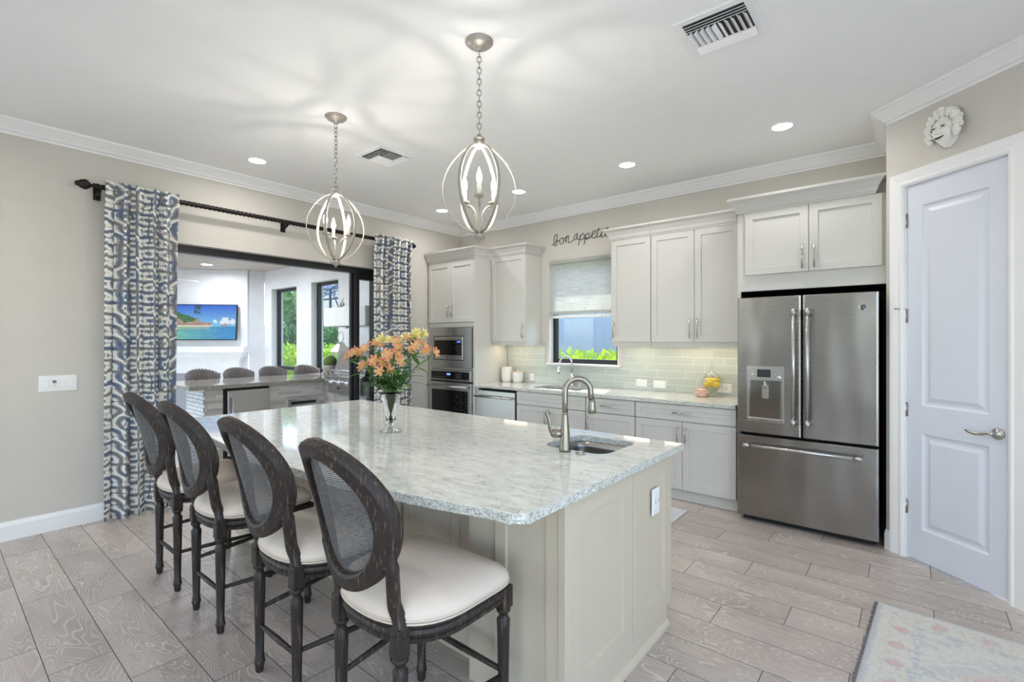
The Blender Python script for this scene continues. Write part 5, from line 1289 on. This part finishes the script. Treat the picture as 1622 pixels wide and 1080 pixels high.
# bar
BX = -6.2
t = thing('patio_bar', 'grey stone L-shaped patio bar with speckled granite top', 'bar counter', (0, 0, -0.011))
m = slab(rect(2.045, 3.50, 0.0, 0.885), [rect(2.235, 2.765, 0.035, 0.880), rect(3.002, 3.398, 0.425, 0.66)], -0.03, 0, lambda u, v, h: (BX + h, u, v)); m.box(BX - 0.55, BX - 0.52, 2.045, 3.5, 0, 0.885); m.build('stone_face', M['ledger'], t)
m = MB(); m.box(BX - 0.55, XL - 0.20, 3.50, WY - 0.002, 0.0, 0.885); m.build('stone_return', M['ledgerx'], t)
m = MB(); m.box(BX - 0.55, BX + 0.001, 2.03, 2.044, 0.0, 0.885); m.build('pebble_end', M['mosaic'], t)
m = slab([(BX + 0.06, 1.87), (BX + 0.06, 3.47), (XL - 0.20, 3.47), (XL - 0.20, WY - 0.003), (BX - 0.95, WY - 0.003), (BX - 0.95, 1.86)], [], 0.886, 0.931, lambda u, v, h: (u, v, h)); m.build('granite_top', M['granite'], t)
t = thing('bar_fridge', 'stainless under-counter fridge built into the patio bar', 'refrigerator', (BX, 2.24, 0))
MB().box(-0.40, 0.004, 0.0, 0.52, 0.05, 0.868).build('case', M['black'], t)
d_ = MB().cbox(0.005, 0.045, 0.03, 0.515, 0.08, 0.845, 0.004).build('door', M['steel'], t)
m = MB(); m.tube([(0.085, 0.075, 0.30), (0.085, 0.075, 0.76)], 0.010, 10)
for z in (0.36, 0.70): m.tube([(0.045, 0.075, z), (0.085, 0.075, z)], 0.008, 8)
m.build('handle', M['steel'], d_)
t = thing('access_drawer', 'stainless access drawer in the stone face of the patio bar', 'drawer', (BX, 3.0, 0))
slab(rect(0, 0.40, 0.42, 0.665), [rect(0.03, 0.37, 0.60, 0.64)], 0.001, 0.02, lambda u, v, h: (h, u, v)).build('drawer_front', M['steel'], t)
MB().box(0.002, 0.006, 0.03, 0.37, 0.60, 0.64).build('finger_slot', M['gap'], t)
# grill
t = thing('gas_grill', 'stainless built-in gas grill with sloped lid at the end of the patio bar', 'grill', (-5.98, 3.45, 0.922)); GW = 0.74
def profx(P, x0, x1): return MB().loft([[(x, y, z) for y, z in P] for x in (x0, x1)], smooth=False)
profx([(0.0, -0.18), (0.018, -0.18), (0.018, 0.0), (0.66, 0.0), (0.66, 0.06), (0.03, 0.06), (-0.02, 0.035), (-0.02, -0.16)], 0, GW).build('control_body', M['steel'], t)
ld = profx([(0.05, 0.062), (0.06, 0.11), (0.16, 0.36), (0.24, 0.42), (0.56, 0.42), (0.63, 0.34), (0.64, 0.062)], 0.01, GW - 0.01).build('lid', M['steel'], t)
m = MB(); m.tube([(0.06, 0.0, 0.12), (GW - 0.06, 0.0, 0.12)], 0.013, 10)
for x in (0.10, GW - 0.10): m.tube([(x, 0.0, 0.12), (x, 0.07, 0.125)], 0.009, 8)
m.build('lid_handle', M['chrome'], ld)
for i in range(4):
    x = 0.09 + 0.185 * i
    MB().lathe([(0.034, 0), (0.034, 0.012), (0.026, 0.016), (0.024, 0.04), (0.018, 0.044), (0.001, 0.044)], 18, M=Matrix.Rotation(PI / 2, 4, 'X'), at=(x, -0.02, -0.03)).build('knob', M['chrome'], t)
MB().box(GW * 0.30, GW * 0.36, -0.026, -0.0205, -0.115, -0.10).build('igniter', M['black'], t)
# hood
t = thing('range_hood', 'white boxy range hood with chimney above the patio grill', 'range hood', (-5.66, WY - 0.002, 1.62))
MB().cbox(-0.55, 0.42, -0.70, 0.0, 0.0, 0.25, 0.006).build('canopy_box', M['hood'], t)
MB().box(-0.31, 0.31, -0.45, 0.0, 0.2505, PZ - 1.62 - 0.002).build('flue', M['hood'], t)
m = MB(); m.box(-0.45, 0.32, -0.6, -0.1, -0.006, 0.0); m.build('filter', M['steel'], t)
m = MB(); m.lathe([(0.02, -0.03), (0.03, -0.02), (0.03, -0.006)], 14, at=(-0.12, -0.62, 0)); m.build('hood_lamp', M['chrome'], t)
t = thing('metal_ornament', 'small dark scrollwork ornament on top of the patio range hood', 'ornament', (-5.97, 3.62, 1.8705))
m = MB()
for k in range(4): m.tube([(-0.06 + 0.04 * k + 0.016 * math.cos(a), 0, 0.016 + 0.03 * (k % 2) + 0.016 * math.sin(a)) for a in [2 * PI * q / 12 for q in range(12)]], 0.004, 5, closed=True)
m.tube([(-0.08, 0, 0.004), (0.08, 0, 0.004)], 0.005, 6); m.tube([(0.03, 0, 0.0), (0.035, 0, 0.13)], 0.004, 6); m.tube([(-0.01, 0, 0.0), (-0.012, 0, 0.10)], 0.004, 6); m.build('scrollwork', M['rodmetal'], t)
# lantern and planter
t = thing('patio_lantern', 'silver glass lantern with ring handle standing behind the patio grill', 'lantern', (-6.62, 4.0, 0.9205)); q = 0.085
m = MB(); m.box(-q, q, -q, q, 0, 0.02)
for sx in (-1, 1):
    for sy in (-1, 1): m.box(sx * q - (0.014 if sx > 0 else 0), sx * q + (0.014 if sx < 0 else 0), sy * q - (0.014 if sy > 0 else 0), sy * q + (0.014 if sy < 0 else 0), 0.02, 0.33)
m.build('frame', M['nickel'], t)
m = MB(); m.loft([[(s * 0.11 * a, s2 * 0.11 * a, z) for s, s2 in ((-1, -1), (1, -1), (1, 1), (-1, 1))] for a, z in ((1.0, 0.33), (1.0, 0.345), (0.42, 0.45), (0.36, 0.46), (0.36, 0.48))], smooth=False); m.build('roof', M['nickel'], t)
MB().tube([(0.075 * math.cos(a), 0, 0.56 + 0.08 * math.sin(a)) for a in [2 * PI * k / 28 for k in range(28)]], 0.006, 8, closed=True).build('ring_handle', M['nickel'], t)
m = MB(); m.box(-q + .004, q - .004, -q + .003, -q + .006, 0.02, 0.33); m.box(-q + .004, q - .004, q - .006, q - .003, 0.02, 0.33); m.build('lantern_glass', M['jarglass'], t)
MB().lathe([(0.035, 0.02), (0.035, 0.14), (0.001, 0.14)], 16).build('candle', M['candlesleeve'], t)
t = thing('stone_face_planter', 'carved stone face planter with a round moss ball on the patio bar', 'planter', (-6.22, 3.60, 0.9205), math.radians(40))
m = MB(); m.lathe([(0.075, 0), (0.085, 0.01), (0.10, 0.06), (0.098, 0.12), (0.105, 0.15), (0.10, 0.17), (0.085, 0.17), (0.08, 0.14), (0.001, 0.14)], 28)
for s in (-1, 1): m.sphere((s * 0.036, -0.094, 0.095), 0.013, 10, 6, 1.3, 0.5, 0.5); m.sphere((s * 0.045, -0.085, 0.06), 0.022, 10, 6, 1, 0.6, 1)
m.sphere((0, -0.103, 0.075), 0.014, 10, 6, 0.8, 0.8, 1.5); m.sphere((0, -0.098, 0.04), 0.02, 10, 6, 1.3, 0.5, 0.5); m.build('pot', M['stone'], t)
m = MB(); m.sphere((0, 0, 0.215), 0.088, 24, 14); m.build('moss_ball', M['moss'], t)
# wicker bar chairs on the far side of the bar
def wicker(label):
    t = thing('wicker_chair', label, 'chair', (0, 0, 0), 0, 'fan-back chairs along the patio bar')
    m = MB(); n = 13
    for k in range(n):                       # one rolled channel of the fan back each
        a = math.radians(-68 + 136 * k / (n - 1)); a2 = math.radians(68 * 2 / (n - 1) / 2)
        ht = 0.975 + 0.075 * math.cos(a * 1.15) ** 1; P0 = Vector((-0.19 * math.cos(a), 0.165 * math.sin(a), 0.60)); P1 = Vector((-0.21 * math.cos(a) - 0.05, 0.198 * math.sin(a), ht))
        m.tube([P0, (P0 + P1) / 2, P1, P1 + Vector((0.008, 0, 0.012))], [0.020, 0.023, 0.024, 0.012], 8)
    m.build('fan_back', M['wicker'], t)
    MB().lathe([(0.17, 0.54), (0.19, 0.56), (0.195, 0.60), (0.18, 0.63), (0.001, 0.64)], 24).build('seat', M['wicker'], t)
    for sx in (-1, 1):
        for sy in (-1, 1): MB().tube([(sx * 0.13, sy * 0.13, 0.55), (sx * 0.17, sy * 0.17, 0.0)], 0.018, 8).build('leg', M['wicker'], t)
    return t
w0 = wicker('grey wicker fan-back chair at the open left end of the patio bar')
wl = [(-7.13, 2.37, None), (-7.13, 2.82, 'grey wicker fan-back chair, second from the left end of the patio bar'), (-7.13, 3.29, 'grey wicker fan-back chair, third from the left end of the patio bar'), (-7.13, 3.81, 'grey wicker fan-back chair nearest the stone face planter')]
for i, (x, y, lb) in enumerate(wl):
    o = w0 if i == 0 else copy_tree(w0); o.location = (x, y, -0.012)
    if lb: o['label'] = lb
# ceiling fan, light, outlet
t = thing('ceiling_fan', 'white ceiling fan on the patio, mostly hidden by the left curtain', 'ceiling fan', (-8.35, 2.02, 2.33))
MB().lathe([(0.001, -0.07), (0.05, -0.06), (0.10, -0.02), (0.11, 0.02), (0.09, 0.06), (0.03, 0.08), (0.016, 0.09), (0.016, 0.37), (0.06, 0.39), (0.065, 0.419), (0.001, 0.419)], 24).build('motor', M['hood'], t)
for k in range(5):
    a = math.radians(20 + 72 * k); R = Matrix.Rotation(a, 4, 'Z') @ Matrix.Rotation(math.radians(11), 4, 'X'); q = MB()
    q.loft([[(x, s * w_, z) for s, z in ((-1, -0.004), (1, -0.004), (1, 0.004), (-1, 0.004))] for x, w_ in ((0.09, 0.03), (0.16, 0.045), (0.35, 0.068), (0.58, 0.070), (0.66, 0.045))], smooth=False)
    q.v = [tuple(R @ Vector(p)) for p in q.v]; q.build('blade', M['hood'], t)
for px_, py_, lb in ((-9.45, 3.15, 'round recessed light in the patio plank ceiling, in view left of the fireplace corner'), (-6.4, 2.6, 'round recessed light in the patio ceiling above the patio bar'), (-8.0, 0.2, 'round recessed light in the patio ceiling out of view'), (-6.4, 0.2, 'round recessed light in the patio ceiling out of view'), (-8.0, 3.2, 'round recessed light in the patio ceiling above the wicker chairs')):  # first is the visible fitting; the rest are added to brighten the patio
  t = thing('patio_light', lb, 'ceiling light', (px_, py_, PZ), 0, 'patio ceiling lights')
  lamp('patio_lamp', 'AREA', (0, 0, -0.012), PATIO_W, t, (0.86, 0.92, 1.0), shape='DISK', size=0.16, spread=math.radians(170))
  MB().lathe([(0.08, -0.002), (0.085, -0.008), (0.10, -0.0005)], 24).build('trim_ring', M['trim'], t)
  MB().lathe([(0.08, -0.002), (0.08, -0.006), (0.001, -0.006)], 24).build('lens', M['lens'], t)

# ---------------------------------------------------------------- outdoors
struct(MB().box(-60, 40, -40, 60, -0.40, -0.14).build('ground', M['grass']))
struct(MB().box(-12, 12, -16, YF - 0.16, -0.14, -0.10).build('deck', M['paver']))  # unseen pale paving, added to bounce daylight in from behind the camera
struct(MB().box(XR + 0.2, 12, YF - 0.15, 3.0, -0.14, -0.10).build('side_deck', M['paver']))  # unseen sunlit paving, added to bounce light up to the ceiling
def leaves(n, fn, L, Wd, seed, up=0.3):
    r = random.Random(seed); m = MB()
    for _ in range(n):
        c = Vector(fn(r)); d = Vector((r.gauss(0, 1), r.gauss(0, 1), r.gauss(0, 1) + up)).normalized(); s = d.orthogonal().normalized(); s.rotate(Matrix.Rotation(r.uniform(0, 6.28), 3, d)); l = L * r.uniform(0.7, 1.3); w_ = Wd * r.uniform(0.7, 1.2)
        b0 = len(m.v); m.v += [tuple(c), tuple(c + d * l * 0.5 + s * w_), tuple(c + d * l), tuple(c + d * l * 0.5 - s * w_)]; m.f.append((b0, b0 + 1, b0 + 2, b0 + 3)); m.sm.append(False)
    return m
def blob(cx, cy, cz, rx, ry, rz): 
    def f(r):
        v = Vector((r.gauss(0, 1), r.gauss(0, 1), r.gauss(0, 1))).normalized() * (r.random() ** 0.25)
        return (cx + v.x * rx, cy + v.y * ry, cz + v.z * rz)
    return f
def hedgef(x0, x1, y, dep, h, bump_, seed):
    def f(r):
        x = r.uniform(x0, x1); top = h + bump_ * math.sin(x * 4.1 + seed) * math.sin(x * 1.7) + bump_ * 0.4 * math.sin(x * 9.3)
        return (x, y + r.uniform(-dep, dep), -0.1 + (top + 0.1) * (r.random() ** 0.6))
    return f
def hedge(nm, label, fn, n, L, Wd, seed, mat, loc, core):
    t = thing(nm, label, 'hedge', (0, 0, 0)); leaves(n, fn, L, Wd, seed, 0.8).build('foliage', M[mat], t, fix=False)
    m = MB(); r = random.Random(seed)
    for k in range(core[4]):
        x = core[0] + (core[1] - core[0]) * (k + 0.5) / core[4]
        for a in (-0.15, 0, 0.15): m.tube([(x, core[2], -0.14), (x + a, core[2] + a * 0.5, core[3] * 0.8)], [0.02, 0.008], 5)
    m.build('stems', M['bark'], t)
hedge('clipped_hedge', 'bright lime hedge outside the sink window', hedgef(-5.6, -2.4, 6.3, 0.45, 1.20, 0.09, 1), 9000, 0.10, 0.020, 11, 'hedge', None, (-5.6, -2.4, 6.3, 1.0, 7))
hedge('clipped_hedge', 'bright lime hedge outside the two patio windows', hedgef(-15.0, -7.2, 5.9, 0.5, 1.25, 0.10, 2), 15000, 0.10, 0.028, 12, 'hedge', None, (-15, -7.2, 5.9, 1.0, 14))
hedge('tall_hedge', 'darker green hedge behind the lime hedge outside the patio', hedgef(-18.0, -8.0, 7.4, 0.6, 1.72, 0.16, 3), 12000, 0.15, 0.042, 13, 'hedge2', None, (-18, -8, 7.4, 1.4, 14))
def tree(label, x, y, h, blobs, seed):
    t = thing('garden_tree', label, 'tree', (x, y, -0.14)); m = MB(); r = random.Random(seed)
    m.tube([(0, 0, 0), (0.05, 0.03, h * 0.35), (-0.03, 0, h * 0.7), (0, 0, h * 0.95)], [0.10, 0.08, 0.06, 0.03], 8)
    for b_ in blobs: m.tube([(0, 0, h * 0.5), (b_[0] * 0.5, b_[1] * 0.5, (h * 0.5 + b_[2]) / 2), (b_[0], b_[1], b_[2])], [0.05, 0.035, 0.015], 6)
    m.build('trunk', M['bark'], t); L = MB()
    for i, b_ in enumerate(blobs):
        q = leaves(900, blob(*b_), 0.17, 0.045, seed + i, 0.0); L.add(q.v, q.f)
    L.build('crown', M['treeleaf'], t, fix=False)
tree('leafy garden tree seen through the left patio window', -15.6, 7.9, 3.2, [(0, 0, 2.9, 0.7, 0.7, 0.5), (-0.6, 0.2, 2.4, 0.6, 0.6, 0.5), (0.5, -0.1, 2.3, 0.5, 0.5, 0.5), (0.1, 0.2, 1.8, 0.6, 0.5, 0.4)], 40)
tree('leafy garden tree with high crown seen through the right patio window', -24.6, 15.0, 5.8, [(0, 0, 5.4, 1.6, 1.2, 0.9), (2.0, 0.2, 5.6, 1.5, 1.2, 0.8), (-1.8, 0.1, 5.0, 1.3, 1.2, 0.9), (3.4, 0.0, 5.6, 1.2, 1.0, 0.8)], 60)
# neighbouring houses and pool cage
t = thing('neighbour_house', 'pale blue-grey neighbouring house wall seen through the sink window', 'house', (-5.0, 9.6, -0.14))
MB().box(-3.2, 6.0, 0.0, 5.0, 0.0, 3.3).build('wall', M['neighbour'], t)
slab(rect(0.88, 2.3, 0.9, 2.35), [rect(1.0, 2.18, 1.02, 2.23)], -0.06, -0.001, lambda u, v, h: (u, h, v)).build('window_frame', M['cage'], t)
MB().box(1.0, 2.18, -0.03, -0.02, 1.02, 2.23).build('pane', plain('dark_pane', S(96, 112, 140), 0.1), t)
m = MB(); m.loft([[(x, y, 3.3 + (0.0 if i in (0, 3) else 1.2)) for i, (x, y) in enumerate(((-3.6, -0.5), (-3.6, 2.5), (-3.6, 2.6), (-3.6, 5.5)))], [(x, y, 3.3 + (0.0 if i in (0, 3) else 1.2)) for i, (x, y) in enumerate(((6.4, -0.5), (6.4, 2.5), (6.4, 2.6), (6.4, 5.5)))]], smooth=False); m.build('roof', plain('grey_roof_tile', S(128, 122, 120), 0.9, var=0.2, sc=12), t)
t = thing('pool_screen_cage', 'blue-grey screened pool enclosure behind the garden hedges', 'pool enclosure', (-15.0, 9.0, -0.14)); m = MB()
cx0, cx1, cd, ch = -4.5, 4.6, 4.0, 3.35
for k in range(8):
    x = cx0 + (cx1 - cx0) * k / 7
    m.box(x - 0.03, x + 0.03, 0, 0.06, 0, ch); m.box(x - 0.03, x + 0.03, cd, cd + 0.06, 0, ch)
    m.tube([(x, 0.03, ch), (x, cd * 0.3, ch + 0.55), (x, cd * 0.7, ch + 0.55), (x, cd, ch)], 0.035, 6)
for z in (1.0, ch - 0.35, ch): m.box(cx0, cx1, 0.01, 0.05, z - 0.03, z + 0.03)
m.tube([(cx0, 0.03, 0.1), (cx0 + 1.3, 0.03, ch)], 0.02, 6); m.tube([(cx0 + 2.6, 0.03, ch), (cx0 + 5.2, 1.2, ch + 0.5)], 0.025, 6)
m.build('cage_frame', M['cage'], t)
scm = NT('insect_screen', 0.8); scm.col(S(96, 110, 146)); scm.b.inputs['Alpha'].default_value = 0.62
m = MB(); m.box(cx0, cx1, 0.025, 0.030, 0.1, ch); m.box(cx0, cx1, cd, cd + 0.005, 0.1, ch)
m.grid(1, 3, lambda u, v: (cx0 + (cx1 - cx0) * u, (0.03, cd * 0.3, cd * 0.7, cd)[int(round(v * 3))], (ch, ch + 0.55, ch + 0.55, ch)[int(round(v * 3))]), smooth=False)
m.build('screen_mesh', scm.m, t)
